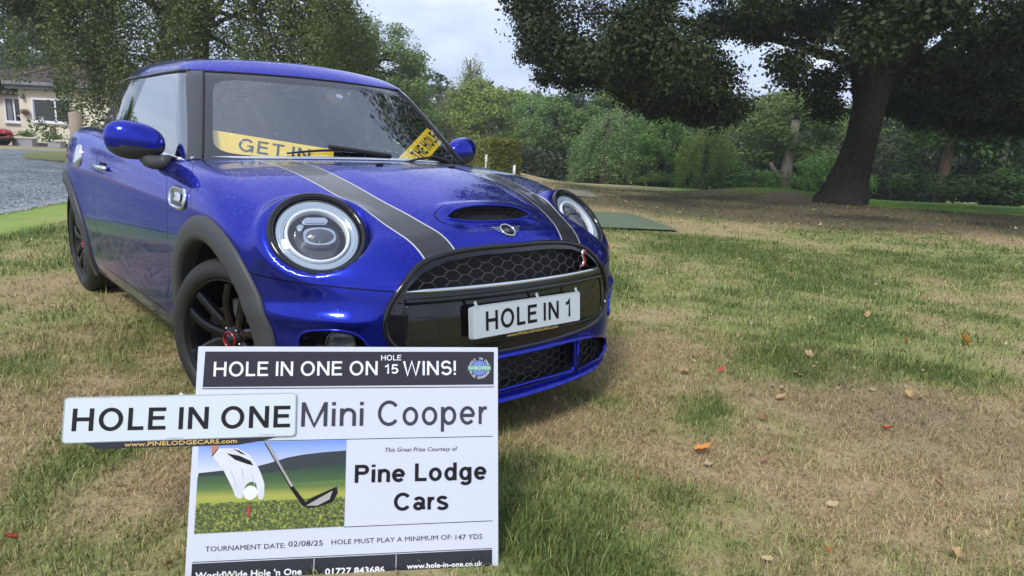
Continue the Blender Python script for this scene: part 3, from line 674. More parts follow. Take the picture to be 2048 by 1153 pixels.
def car_details(car, bonnet):
    B = lambda nm, vf, mt, par=car, sm=True: add(nm, W_(vf[0]), vf[1], mt, par, sm)
    # ---------- headlights
    for s in (1, -1):
        c = LC * [1, s, 1]; n_ = LN * [1, s, 1]; u, v, n_ = frame_of(n_)
        hd = empty('headlight', tuple(W_(c)), None, None); hd.parent = car
        H = lambda nm, vf, mt, sm=True: add(nm, W_(vf[0]), vf[1], mt, hd, sm)
        H('bezel', lathe(c, n_, [(.1605, -.035), (.1612, -.006), (.159, .004), (.153, .008), (.1445, .0075), (.1405, .003), (.1385, -.012)], 110), M['gloss_black'])
        H('inner_seal', lathe(c, n_, [(.1385, -.012), (.1365, -.016), (.1345, -.004), (.133, -.03)], 100), M['black'])
        H('reflector', lathe(c, n_, [(.134, -.010), (.128, -.016), (.116, -.034), (.100, -.040), (.0, -.042)], 90), M['lamp_grey'])
        H('trim_ring', lathe(c, n_, [(.131, -.010), (.126, -.008), (.1235, -.012), (.1215, -.009), (.115, -.011), (.1125, -.016), (.1105, -.012), (.1065, -.018), (.106, -.03)], 90), M['pale_lens'])
        rb = [box(c + (math.cos(t) * u + math.sin(t) * v) * .082 - .030 * n_, (.0012, .018, .010), np.stack([-math.sin(t) * u + math.cos(t) * v, math.cos(t) * u + math.sin(t) * v, n_], 1)) for t in np.linspace(0, 2 * math.pi, 72, endpoint=False)]; o_ = H('reflector_ribs', join(*rb), M['lamp_grey'], False); o_['kind'] = 'stuff'
        H('light_ring', lathe(c, n_, [(.1045, -.020), (.1035, -.009), (.1000, -.0065), (.0955, -.009), (.0935, -.014), (.0925, -.030)], 90), M['drl'])
        ov = lambda rx, ry, cx_, cy0, k=40: [(cx_ + rx * math.copysign(abs(math.cos(t))**.75, math.cos(t)), cy0 + ry * math.copysign(abs(math.sin(t))**.75, math.sin(t))) for t in np.linspace(0, 2 * math.pi, k, endpoint=False)]
        H('projector_surround', extrude_poly(ov(.052, .034, -.006 * s, -.002), c, u, v, n_, -.04, -.014), M['reflector'], False)
        H('projector', lathe(c - .006 * s * u - .002 * v, n_, [(.0, -.002), (.012, -.003), (.024, -.007), (.032, -.014)], 40, sx=1.42, sy=.88), M['lamp_grey'])
        H('upper_reflector', join(extrude_poly([(-s * p, q) for p, q in ((-.045, .040), (.030, .040), (.040, .054), (.033, .068), (-.030, .068), (-.042, .056))], c, u, v, n_, -.04, -.010), extrude_poly([(-s * p, q) for p, q in ((-.062, .018), (-.052, .016), (-.040, .036), (-.052, .044), (-.064, .034))], c, u, v, n_, -.04, -.012)), M['reflector'], False)
        ms = [extrude_poly(rrect(-.028 + .008 * i, .0435, -.0235 + .008 * i, .0475, .001, 2), c, u, v, n_, -.01, -.0094) for i in range(8)]; H('led_row', join(*ms), M['black'], False)
        H('lens', lathe(c, n_, [(.1345, .0015), (.125, .0075), (.105, .0145), (.08, .0195), (.05, .0225), (.02, .024), (.0005, .0242)], 90), M['lamp_glass'])
    # ---------- wheel arches, wheels
    for cx_ in (FWX, RWX):
        for s in (1, -1): arch_cladding(car, cx_, s)
    wheel(car, .02, 1, rad(20)); wheel(car, .02, -1, rad(-20)); wheel(car, -2.495, 1); wheel(car, -2.495, -1)
    # ---------- grille: honeycomb, chrome bar, surround bead
    gb = on_front(np.linspace(-.50, .50, 41), .65); V = []; F = []
    for i, q in enumerate(gb): V += [[q[0] - .055, q[1], .585], [q[0] - .065, q[1], .71]]
    F = [[2 * i, 2 * i + 2, 2 * i + 3, 2 * i + 1] for i in range(40)]; add('grille_back', W_(np.array(V)), F, M['black'], car)
    ms = []; dx_, dz_ = .094, .0335; hw = lambda zv: np.interp(zv, [.600, .613, .648, .681, .694], [.452, .445, .400, .30, .14]); sg = []
    for r in range(7):
        zc = .598 + r * dz_ / 2
        for c in range(-7, 8):
            x0 = c * dx_ + (dx_ / 2 if r % 2 else 0); pts = [(x0 - dx_ * .36, zc), (x0 - dx_ * .14, zc + dz_ / 2), (x0 + dx_ * .14, zc + dz_ / 2), (x0 + dx_ * .36, zc)]
            for (a, b), (a2, b2) in zip(pts[:-1], pts[1:]):
                if max(b, b2) < .692 and min(b, b2) > .597 and abs(a) < hw(b) and abs(a2) < hw(b2): sg += [(a, b), (a2, b2)]
    Q = on_front(*np.array(sg).T) - [.020, 0, 0]
    for i in range(0, len(Q), 2): ms.append(tube(Q[i:i + 2], .0017, 5, caps=False))
    V, F = join(*ms); o = add('grille_mesh', V, F, M['dark_grille'], car)
    Yt = np.linspace(-.462, .462, 60); P = on_front(Yt, .5945 + 0 * Yt)
    V = []; prof = [(.002, .008), (.009, .006), (.011, 0), (.009, -.006), (.002, -.008), (-.02, -.006), (-.02, .006)]
    for q in P:
        tp = 1 - .75 * max(0, (abs(q[1]) - .40) / .062)
        for a, b in prof: V.append([q[0] + a * tp, q[1], q[2] + b * tp])
    k = len(prof); F = [[i * k + j, (i + 1) * k + j, (i + 1) * k + (j + 1) % k, i * k + (j + 1) % k] for i in range(59) for j in range(k)]; B('grille_bar', (np.array(V), F), M['chrome'])
    P = closed_curve(mirror_closed(GR_HALF), 160); Q = on_front(P[:, 0], P[:, 1]); B('surround_bead', tube(Q, .010, 10, True), M['gloss_black'])
    cc = P * .0 + P; cen = np.array([0, .54]); P2 = cen + (P - cen) * [.962, .935]; P2 = P2[(P2[:, 1] > .585)]; P2 = P2[np.argsort(-P2[:, 0])] if False else P2
    # raised black centre panel with its outline
    R2 = rrect(-.475, .402, .475, .562, .045, 8); Q = on_front(*np.array(smooth_line(R2 + R2[:1], 160)).T); B('panel_bead', tube(Q + [.002, 0, 0], .0032, 6), M['gloss_black'])
    Yt = np.linspace(-.47, .47, 50); P = on_front(Yt, .566 + 0 * Yt); V = []
    for q in P:
        for a, b in ((-.01, .008), (.012, .004), (.016, -.004), (.004, -.014), (-.01, -.014)): V.append([q[0] + a, q[1], q[2] + b])
    F = [[i * 5 + j, (i + 1) * 5 + j, (i + 1) * 5 + j + 1, i * 5 + j + 1] for i in range(49) for j in range(4)]; B('bumper_strip', (np.array(V), F), M['gloss_black'])
    B('tow_cover', tube(on_front(*np.array(smooth_line(rrect(.36, .435, .455, .510, .02, 5) + [(.435, .435)], 60)).T) + [.001, 0, 0], .0013, 5), M['black'])
    # ---------- lower intakes
    for nm, P2, s in (('centre_intake', LOW_C, 1), ('side_intake', LOW_S, 1), ('side_intake', [(-a, b) for a, b in LOW_S], -1)):
        P2 = np.array(P2); Q = on_front(P2[:, 0], P2[:, 1]); k = len(Q); e = empty(nm, tuple(W_(Q.mean(0))), None, None); e.parent = car
        V = np.concatenate([Q, Q - [.075, 0, 0]]); F = [[i, (i + 1) % k, k + (i + 1) % k, k + i] for i in range(k)] + [list(range(k, 2 * k))]
        add('duct', W_(V), F, M['black'], e, False); add('intake_lip', *(lambda vf: (W_(vf[0]), vf[1]))(tube(Q, .0085, 8, True)), M['paint'], e)
        ms = []; sg = []; sd = poly_sd(P2)
        for r in range(12):
            zc = .20 + r * .0165
            for c in range(-9, 10):
                x0 = c * .078 + (.039 if r % 2 else 0); pts = [(x0 - .029, zc), (x0 - .012, zc + .0165), (x0 + .012, zc + .0165), (x0 + .029, zc)]
                for p, q in zip(pts[:-1], pts[1:]): sg += [p, q]
        sg = np.array(sg); d_ = sd(sg[:, 0], sg[:, 1]) < -.004; Q = on_front(sg[:, 0], sg[:, 1]) - [.03, 0, 0]
        for i in range(0, len(Q), 2):
            if d_[i] and d_[i + 1]: ms.append(tube(Q[i:i + 2], .0016, 4, caps=False))
        if ms: V, F = join(*ms); add('intake_mesh', W_(V), F, M['dark_grille'], e)
    # blade above the intakes and splitter below
    for nm, zz0, dp, hh, yw, mt in (('bumper_blade', .350, .034, .010, .50, M['paint']), ('front_splitter', .176, .035, .013, .60, M['paint'])):
        Yt = np.linspace(-yw, yw, 60); P = on_front(Yt, zz0 - .05 * (np.abs(Yt) / yw)**4 * (nm == 'bumper_blade') + .03 * (np.abs(Yt) / yw)**5 * (nm != 'bumper_blade')); V = []
        for q in P:
            t = (1 - (abs(q[1]) / yw)**6)
            for a, b in ((-.02, hh), (dp * .5 * t, hh * .9), (dp * t, hh * .1), (dp * .9 * t, -hh * .4), (-.02, -hh)): V.append([q[0] + a, q[1], q[2] + b])
        F = [[i * 5 + j, (i + 1) * 5 + j, (i + 1) * 5 + j + 1, i * 5 + j + 1] for i in range(59) for j in range(4)]; B(nm, (np.array(V), F), mt)
    # ---------- fog lamps in their dark recesses
    for s in (1, -1):
        P2 = closed_curve(FOG, 40) * [s, 1]; Q = on_front(P2[:, 0], P2[:, 1]); cc = Q.mean(0); n_ = np.array([.80, .58 * s, 0.]); k = len(Q)
        e = empty('fog_light', tuple(W_(cc)), None, None); e.parent = car
        V = np.concatenate([Q, Q - n_ * .05, [cc - n_ * .05]]); F = [[i, (i + 1) % k, k + (i + 1) % k, k + i] for i in range(k)] + [[k + i, k + (i + 1) % k, 2 * k] for i in range(k)]
        add('recess', W_(V), F, M['gloss_black'], e); add('recess_lip', *(lambda vf: (W_(vf[0]), vf[1]))(tube(Q, .005, 8, True)), M['paint'], e)
        c2 = cc - n_ * .02 + [0, 0, .0]
        add('rim', *(lambda vf: (W_(vf[0]), vf[1]))(lathe(c2, n_, [(.045, -.02), (.048, .006), (.044, .009), (.040, .004)], 40)), M['dark_chrome'], e)
        add('lens', *(lambda vf: (W_(vf[0]), vf[1]))(lathe(c2, n_, [(.041, .003), (.03, .009), (.0, .012)], 36)), M['lamp_glass'], e)
        add('reflector', *(lambda vf: (W_(vf[0]), vf[1]))(lathe(c2, n_, [(.041, .0), (.02, -.016), (.0, -.018)], 36)), M['lamp_grey'], e)
    # ---------- bonnet scoop: cavity, mesh
    th = np.linspace(0, 2 * math.pi, 60, endpoint=False); Q = on_top(.601 + .036 * np.cos(th), .200 * np.sin(th)); k = 60
    V = np.concatenate([Q, Q * [1, .92, 1] - [.02, 0, .035]]); F = [[i, (i + 1) % k, k + (i + 1) % k, k + i] for i in range(k)] + [list(range(k, 2 * k))]
    add('scoop_duct', W_(V), F, M['black'], bonnet, False); add('scoop_lip', *(lambda vf: (W_(vf[0]), vf[1]))(tube(Q + [0, 0, .0005], .0045, 8, True)), M['paint'], bonnet)
    ms = []
    for r in range(3):
        for c in range(-5, 6):
            x0 = c * .036 + (.018 if r % 2 else 0); yy = [x0 - .012, x0 - .006, x0 + .006, x0 + .012]; zq = [.0, .008, .008, .0]
            if abs(x0) > .16: continue
            ms.append(tube(W_(np.array([[.585 + .0 * j, yy[j], .787 + .010 * r + zq[j]] for j in range(4)])), .0012, 4, caps=False))
    add('scoop_mesh', *join(*ms), M['black'], bonnet)
    # washer jets
    for Yv in (.10, -.28):
        q = on_top(-.02, Yv); V, F = bbox(q + [0, 0, .004], (.016, .032, .010), .004); add('washer_jet', W_(V), F, M['black'], bonnet)
    # ---------- winged badge
    c = on_top(.700, .0); n_ = gradn(c, body_f); n_ = n_ / np.linalg.norm(n_); a = np.array([0, -1., 0]); b = np.cross(n_, a); b = b / np.linalg.norm(b)
    if b[2] < 0: b = -b
    be = empty('badge', tuple(W_(c)), None, None); be.parent = car; a_w, b_w, n_w, c_w = (W_(q) for q in (a, b, n_, c))
    ci = lambda r, k=40: [(r * math.cos(t), r * math.sin(t)) for t in np.linspace(0, 2 * math.pi, k, endpoint=False)]
    add('badge_ring', *lathe(c_w, n_w, [(.0315, .0), (.032, .005), (.0295, .0065), (.0268, .0055), (.0266, .003)], 48), M['chrome'], be); add('badge_disc', *extrude_poly(ci(.0272), c_w, a_w, b_w, n_w, 0, .0035), M['ink'], be, False)
    ms = []
    for sgn in (1, -1):
        for i, (y0, ln) in enumerate(((.0145, .070), (.0055, .062), (-.0035, .053), (-.0115, .043))):
            ms.append(extrude_poly([(sgn * .024, y0 - .0030), (sgn * (ln - .004), y0 - .0026), (sgn * ln, y0 + .0024), (sgn * .022, y0 + .0024)], c_w, a_w, b_w, n_w, 0, .0045))
    add('badge_wing', *join(*ms), M['chrome'], be, False)
    MINI = {'M': [[(0, 0), (0, 1), (.35, .2), (.7, 1), (.7, 0)]], 'I': [[(0, 0), (0, 1)]], 'N': [[(0, 0), (0, 1), (.55, 0), (.55, 1)]]}; xx = 0; ms = []; j = 0
    for ch, adv in (('M', .95), ('I', .28), ('N', .80), ('I', .2)):
        for P in MINI[ch]:
            V, F = stroke(P, .22); V = (V + [xx, 0] - [1.06, .5]) * [.0222, .0180]; ms.append((c_w + V[:, :1] * a_w + V[:, 1:] * b_w + (.0038 + .0001 * j) * n_w, F)); j += 1
        xx += adv
    add('lettering', *join(*ms), M['chrome'], be, False)
    # ---------- the S on the grille
    q = on_front(-.350, .643); q = q + np.array([.004, 0, 0]); nf = np.array([.93, -.36, .05]); nf /= np.linalg.norm(nf); a = np.cross(nf, [0, 0, 1.]); a /= np.linalg.norm(a); a = a if a[1] < 0 else -a; b = np.array([0, 0, 1.])
    S = smooth_line([(.021, .023), (.008, .031), (-.008, .027), (-.010, .014), (.003, .002), (.010, -.010), (.004, -.024), (-.010, -.030), (-.026, -.026)], 40)
    P = q + S[:, :1] * a + S[:, 1:] * b; sr = .0035 + .0018 * np.sin(np.linspace(0, math.pi, 40))
    B('grille_letter', tube(P, sr + .0016, 8), M['chrome']); B('grille_letter_inlay', tube(P + nf * .0032, sr, 8), M['red'])
    # ---------- scuttle badges on the wings, filler cap, door handles
    for s in (1, -1):
        def sp(x0, z0, h=0.): q = on_side(x0, z0); n_ = gradn(q, body_f); return (q + n_ * h) * [1, s, 1]
        def spa(R, h): R = np.array(R); return sp(R[:, 0], R[:, 1], h)
        def cap_(cx_, cz, ex, ez, h, k=44, pwr=.62):
            return [(cx_ + ex * math.copysign(abs(math.cos(t))**pwr, math.cos(t)), cz + ez * math.copysign(abs(math.sin(t))**pwr, math.sin(t))) for t in np.linspace(0, 2 * math.pi, k, endpoint=False)]
        e = empty('wing_badge', tuple(W_(sp(-.275, .803))), None, None); e.parent = car
        R = cap_(-.270, .803, .098, .036, 0); Q = spa(R, .004); add('badge_frame', *tube(W_(Q), .0075, 8, True), M['chrome'], e)
        Q2 = spa(R, .006); V = np.concatenate([Q2, [sp(-.27, .803, .009)]]); F = [[i, (i + 1) % 44, 44] for i in range(44)]; add('badge_plate', W_(V), F if s > 0 else [f[::-1] for f in F], M['dark_chrome'], e, False)
        R = cap_(-.262, .806, .050, .017, 0, 30); Q = spa(R, .0105); V = np.concatenate([Q, [sp(-.262, .806, .0115)]]); add('badge_lens', W_(V), [[i, (i + 1) % 30, 30] for i in range(30)], M['chrome'], e)
        xs_ = np.linspace(-1.43, -1.67, 13); Q = np.array([sp(xv, .838, .006 + .020 * math.sin(math.pi * i / 12)**.5) for i, xv in enumerate(xs_)]); e = empty('door_handle', tuple(W_(Q[6])), None, None); e.parent = car
        add('handle_bar', *tube(W_(Q), .0125, 10), M['chrome'], e)
        V, F = lathe(sp(-1.55, .836, -.004), np.array([0, s, 0]), [(0, .001), (.05, .002), (.058, .006)], 30, sx=1.3, sy=.55); add('handle_dish', W_(V), F, M['black'], e)
    q = on_side(-2.10, .872); n_ = gradn(q, body_f); V, F = lathe(q, n_, [(0, .016), (.040, .015), (.058, .011), (.066, .004), (.067, -.004)], 44); add('fuel_filler_cap', W_(V), F, M['chrome'], car)
    # ---------- mirrors
    for s in (1, -1):
        c = np.array([-.72, .862, 1.003]); e = empty('door_mirror', tuple(W_(c * [1, s, 1])), None, None); e.parent = car
        nu, nv = 40, 26; V = []
        for i in range(nv + 1):
            ph = -math.pi / 2 + math.pi * i / nv
            for j in range(nu):
                t = 2 * math.pi * j / nu; ex, ey, ez = .080, .112, .079
                px = math.cos(ph) * math.cos(t); py_ = math.cos(ph) * math.sin(t); pz = math.sin(ph)
                px = math.copysign(abs(px)**.9, px) * (1 if px > 0 else .55); py_ = math.copysign(abs(py_)**.85, py_); pz = math.copysign(abs(pz)**.85, pz)
                V.append([ex * px - .02 * py_ * (1), ey * py_, ez * pz * (1 + .10 * py_) + .010 * py_])
        V = (np.array(V) + c) * [1, s, 1]; F = [[i * nu + j, i * nu + (j + 1) % nu, (i + 1) * nu + (j + 1) % nu, (i + 1) * nu + j] for i in range(nv) for j in range(nu)]
        up_ = [f for f in F if np.mean([V[i][2] for i in f]) > c[2] - .024 + .0 * 0]; lo_ = [f for f in F if np.mean([V[i][2] for i in f]) <= c[2] - .024]
        fl = (lambda ff: [f[::-1] for f in ff]) if s > 0 else (lambda ff: ff)
        add('mirror_shell', W_(V), fl(up_), M['paint'], e); add('mirror_base', W_(V), fl(lo_), M['clad'], e)
        foot = on_side(-.585, .925); P = smooth_line([c + [.005, -.030, -.045], c + [.060, -.045, -.085], foot + [.0, .010, .0]], 8); add('mirror_stalk', *tube(W_(P * [1, s, 1]), np.linspace(.033, .028, 8), 14), M['clad'], e)
        V, F = lathe(c + [-.05, 0, 0], np.array([-1., -.1, 0]), [(0, .002), (.07, .001), (.074, -.002)], 30, sx=1.35, sy=.85); add('mirror_glass', W_(V * [1, s, 1]), F, M['chrome'], e)
    # ---------- wiper arms on the screen
    def scr_pt(Yv, zv, h): q = root(np.array([-1.2, Yv, zv]), np.array([1., 0, 0]), ghb_f); return q + np.array([.61, 0, .79]) * h
    for i, (Y0, Y1, Ym) in enumerate(((.36, -.14, .17), (-.22, -.60, -.40))):
        e = empty('wiper', tuple(W_(scr_pt(Ym, .985, .02))), None, None); e.parent = car; lo = .022 * i
        P = np.array([scr_pt(Y0 + (Y1 - Y0) * t, .972 - lo + .020 * math.sin(math.pi * t), .009) for t in np.linspace(0, 1, 16)]); add('wiper_blade', *tube(W_(P), .0065 * (.5 + .5 * np.sin(np.linspace(.3, 2.84, 16))), 6), M['black'], e)
        P = np.array([scr_pt(Ym + (Y1 * .9 - Ym) * t, .999 - 1.4 * lo - .030 * t, .020 - .006 * t) for t in np.linspace(0, 1, 10)]); add('wiper_arm', *tube(W_(P), np.linspace(.009, .012, 10), 8), M['black'], e)
    # sensor pod and inside mirror behind the screen
    q = scr_pt(-.07, 1.262, -.012); B('rain_sensor', lathe(q, np.array([.61, 0, .79]), [(0, .002), (.020, .002), (.021, 0), (.062, -.002), (.064, -.02)], 40), M['interior'])
    B('sensor_eye', lathe(q, np.array([.61, 0, .79]), [(0, .004), (.018, .003)], 24), M['reflector'])
    # ---------- cabin: dashboard, seats, wheel, floor
    e = empty('cabin', (-1.2, 0, .5), None, None); e.parent = car; A = lambda nm, vf, sm=True: add(nm, W_(vf[0]), vf[1], M['interior'], e, sm)
    A('dashboard', bbox((-.66, 0, .83), (.42, 1.24, .20), .05, seg=3)); A('cabin_floor', box((-1.6, 0, .32), (2.2, 1.4, .04)), False); A('rear_shelf', box((-2.55, 0, .88), (.5, 1.1, .03)), False)
    for Yv in (.36, -.36):
        A('seat', join(bbox((-1.35, Yv, .55), (.52, .50, .16), .06, seg=3), bbox((-1.68, Yv, .88), (.13, .46, .58), .055, R=[[.97, 0, -.2], [0, 1, 0], [.2, 0, .97]], seg=3), bbox((-1.74, Yv, 1.20), (.08, .24, .15), .035, seg=3)))
    A('rear_bench', bbox((-2.4, 0, .78), (.16, 1.1, .50), .05))
    th = np.linspace(0, 2 * math.pi, 40, endpoint=False); cw = np.array([-.98, .36, .93]); u_ = np.array([0, 1., 0]); v_ = np.array([-.35, 0, .94]); A('steering_wheel', tube(cw + .18 * (np.cos(th)[:, None] * u_ + np.sin(th)[:, None] * v_), .014, 8, True))
    B('rear_view_mirror', bbox((-.80, -.03, 1.27), (.03, .22, .06), .012), M['interior'])
    V = []; th = np.linspace(0, math.pi, 20)

M['dark_grille'] = mat('grille_plastic', (.05, .05, .052), .35, 0, .3)

# ================================================================== TERRAIN
def vnoise(x, y, s, seed=0, octs=3):
    x = np.asarray(x, float); y = np.asarray(y, float); r = np.random.default_rng(seed); T = r.random((256, 256)); o = 0; a = 1; tot = 0
    for k in range(octs):
        u = x / s * 2**k + 37.3 * k + 100; v = y / s * 2**k + 11.7 * k + 100; i = np.floor(u).astype(int); j = np.floor(v).astype(int); fu = u - i; fv = v - j
        fu = fu * fu * (3 - 2 * fu); fv = fv * fv * (3 - 2 * fv); i0 = i % 256; j0 = j % 256; i1 = (i + 1) % 256; j1 = (j + 1) % 256
        o = o + a * ((T[i0, j0] * (1 - fu) + T[i1, j0] * fu) * (1 - fv) + (T[i0, j1] * (1 - fu) + T[i1, j1] * fu) * fv); tot += a; a *= .5
    return o / tot
def dist_of(x, y): return .7220 * (2.531 - x) + .6589 * (y + 1.635) + .228
def lat_of(x, y): return .6661 * (x - 2.531) + .7458 * (y + 1.635)
def ground_h(x, y):
    x = np.asarray(x, float); y = np.asarray(y, float); D = dist_of(x, y); s = lat_of(x, y); t = sst(s, -1, 3)
    k = .024 + .032 * t; d0 = 21.5 - 3 * t; q = D - d0; h = -k * (np.sqrt(q * q + 9) + q) / 2 + k * .3
    h = np.where(D > 75, h + 0 * h, h); h = np.maximum(h, -4.5)
    far = sst(np.hypot(x, y), 5, 9)
    h = h + far * .16 * (vnoise(x, y, 9, 3, 2) - .5) * sst(s, 0, 4) + far * .30 * np.exp(-(((s - 7.2) / 2.2)**2 + ((D - 18.6) / 1.6)**2))
    return h + .012 * (vnoise(x, y, .9, 5, 2) - .5) * (1 - .0 * D)
def blob(x, y, cx_, cy0, r, sx=1.): 
    return np.exp(-(((x - cx_) / (r * sx))**2 + ((y - cy0) / r)**2))
GRAVEL = [(3.6, -8.0), (-6.93, -.79), (-8.06, -.02), (-12.6, 3.1), (-19.5, 6.8), (-27, 5.6), (-26.6, .6), (-31, -12), (-14, -16), (3.6, -16)]
MAT1 = [(-4.36, 7.16), (-2.62, 6.0), (-4.3, 4.05), (-6.05, 5.2)]
MAT2 = [(-8.9, 11.2), (-7.0, 9.4), (-7.5, 8.9), (-9.4, 10.7)]
def edge_d(x, y):   # metres on the lawn side of the drive's edge
    p = np.array(GRAVEL[0]); q = np.array(GRAVEL[3]); d = q - p; d = d / np.linalg.norm(d); return (x - p[0]) * -d[1] * -1 + (y - p[1]) * -d[0] if False else -((x - p[0]) * d[1] - (y - p[1]) * d[0]) * -1
def zones(x, y):
    """dry, bare, lush in 0..1"""
    n1 = vnoise(x, y, 1.3, 11, 4); n2 = vnoise(x, y, .45, 12, 3); D = dist_of(x, y); s = lat_of(x, y)
    g = .53 + 1.2 * (n1 - .5) + 1.1 * (n2 - .5) + .7 * (vnoise(x, y, .14, 13, 2) - .5)             # dryness
    x0_, y0_ = x, y; x = x + 1.1 * (vnoise(x0_, y0_, .55, 61, 4) - .5); y = y + 1.1 * (vnoise(x0_, y0_, .5, 62, 4) - .5)
    for cx_, cy0, r, sx, a in ((-1.9, -1.0, .8, 1.6, .30), (-.35, -1.25, .30, 1.6, .38), (1.55, 1.45, .60, 1.6, .60), (1.60, .95, .42, 1.3, .55), (1.2, .55, .3, 1., .35), (.75, .35, .35, 1, .3), (1.9, .55, .35, 1, .35), (1.0, 0., .35, 1., .25), (1.9, 1.5, .5, 1, .4), (2.2, 2.3, .6, 1, .35),
                             (-1.9, 5.3, .75, 1.7, -.65), (-.6, 4.9, .8, 1.3, -.35), (.2, 3.6, 1.2, 1., -.34), (.9, 2.6, .7, 1.2, -.30), (1.1, 1.95, .35, 1.6, -.28), (.93, .60, .16, 1.2, -.55), (1.3, .68, .14, 1.2, -.4), (1.50, -.16, .26, 1.1, -.75), (1.68, .02, .16, 1, -.4), (1.05, -.4, .3, 1, -.4), (.5, -1.42, .30, 1.3, -.75), (2.0, .33, .13, 1, -.3), (-1.1, -.9, .35, 1.2, -.22), (-4.6, -1.0, 1.0, 1.5, -.35), (.0, 6.8, 1.0, 1.3, -.3), (-.8, 2.9, 1.1, 1.2, .05), (-6, .3, 1.5, 1, .2)):
        g = g + a * blob(x, y, cx_, cy0, r, sx)
    x, y = x0_, y0_
    u_ = (s - 6.6) / 7.6; v_ = (D - 13.7) / 3.9; bare = 1 - sst(np.hypot(u_, v_) + .35 * (n1 - .5) + .25 * (n2 - .5), .62, 1.12)
    bare = np.maximum(bare, .45 * blob(x, y, 1.6, 1.55, .45, 1.4) * (n2 > .42))
    db = 16.1 - .34 * (s - 8.3) + .25 * (n1 - .5); lush = sst(D, 17.4, 18.0) * sst(s, 5.5, 7.0) + sst(D, db, db + .35) * sst(s, 7.4, 8.2)
    lush = np.clip(lush, 0, 1) * (D < 36)
    e = edge_d(x, y); lush = np.maximum(lush, .52 * (sst(e, -.02, .05) * (1 - sst(e, .75, 1.0))) * (x < -3) * (y < 3))
    return np.clip(g + .25 * sst(D, 14, 20) * (1 - lush), 0, 1), np.clip(bare * (1 - lush), 0, 1), lush
def in_poly(x, y, P):
    x = np.asarray(x, float); y = np.asarray(y, float); c = np.zeros(x.shape, bool); n = len(P)
    for i in range(n):
        (x1, y1), (x2, y2) = P[i], P[(i + 1) % n]
        c ^= ((y1 > y) != (y2 > y)) & (x < (x2 - x1) * (y - y1) / (y2 - y1 + 1e-12) + x1)
    return c
def grass_nodes(n, l, fac_in, rnd=None, scale=1.):
    def attr(a): q = n.new('ShaderNodeAttribute'); q.attribute_name = a; return q.outputs['Fac']
    tcn = n.new('ShaderNodeTexCoord'); nz = n.new('ShaderNodeTexNoise'); nz.inputs['Scale'].default_value = 26; nz.inputs['Detail'].default_value = 6; nz.inputs['Roughness'].default_value = .7; l.new(tcn.outputs['Object'], nz.inputs['Vector'])
    def mth(op, a, b, clamp=False):
        q = n.new('ShaderNodeMath'); q.operation = op; q.use_clamp = clamp
        for i, v in enumerate((a, b)):
            if hasattr(v, 'links'): l.new(v, q.inputs[i])
            else: q.inputs[i].default_value = v
        return q.outputs[0]
    dry = attr('dry'); r = attr('rnd') if rnd else nz.outputs[0]
    f = mth('ADD', dry, mth('MULTIPLY', mth('SUBTRACT', r, .5), 1.0 if rnd else .9), True)
    cr = n.new('ShaderNodeValToRGB'); e = cr.color_ramp.elements
    for p, c in ((0., (.125, .175, .045)), (.22, (.255, .300, .100)), (.45, (.35, .355, .13)), (.70, (.46, .385, .20)), (1., (.50, .375, .215))):
        if p in (0., 1.): q = e[0] if p == 0. else e[-1]
        else: q = e.new(p)
        q.color = (*[v * scale for v in c], 1)
    l.new(f, cr.inputs[0])
    def mix(fac, a, b):
        q = n.new('ShaderNodeMix'); q.data_type = 'RGBA'; l.new(fac, q.inputs[0])
        for i, v in ((6, a), (7, b)):
            if hasattr(v, 'links'): l.new(v, q.inputs[i])
            else: q.inputs[i].default_value = (*v, 1)
        return q.outputs[2]
    c2 = mix(mth('MULTIPLY', attr('bare'), mth('ADD', r, .35, True), True), cr.outputs[0], tuple(v * scale for v in (.150, .126, .078)))
    if rnd:
        vm = n.new('ShaderNodeVectorMath'); vm.operation = 'SCALE'; l.new(c2, vm.inputs[0]); l.new(mth('MULTIPLY_ADD', mth('FRACT', mth('MULTIPLY', r, 13.7), 0.), .95) if False else mth('ADD', mth('FRACT', mth('MULTIPLY', r, 13.7), 0.), .42), vm.inputs[3]); c2 = vm.outputs[0]
    c3 = mix(attr('lush'), c2, tuple(v * scale for v in (.30, .50, .09)))
    return c3, nz, mth
def ground_mat():
    mt, n, l, p = new_mat('turf'); c, nz, mth = grass_nodes(n, l, None, None, .80); l.new(c, p.inputs['Base Color']); p.inputs['Roughness'].default_value = .95; p.inputs['Specular IOR Level'].default_value = .15
    b = n.new('ShaderNodeBump'); b.inputs['Strength'].default_value = .9; b.inputs['Distance'].default_value = .02; l.new(nz.outputs[0], b.inputs['Height']); l.new(b.outputs[0], p.inputs['Normal']); return mt
def blade_mat():
    mt, n, l, p = new_mat('grass_blade'); c, nz, mth = grass_nodes(n, l, None, True, 1.05); l.new(c, p.inputs['Base Color']); p.inputs['Roughness'].default_value = .6; p.inputs['Specular IOR Level'].default_value = .25
    tr = n.new('ShaderNodeBsdfTranslucent'); l.new(c, tr.inputs[0]); ms = n.new('ShaderNodeMixShader'); ms.inputs[0].default_value = .30; l.new(p.outputs[0], ms.inputs[1]); l.new(tr.outputs[0], ms.inputs[2]); l.new(ms.outputs[0], n['Material Output'].inputs[0]); return mt

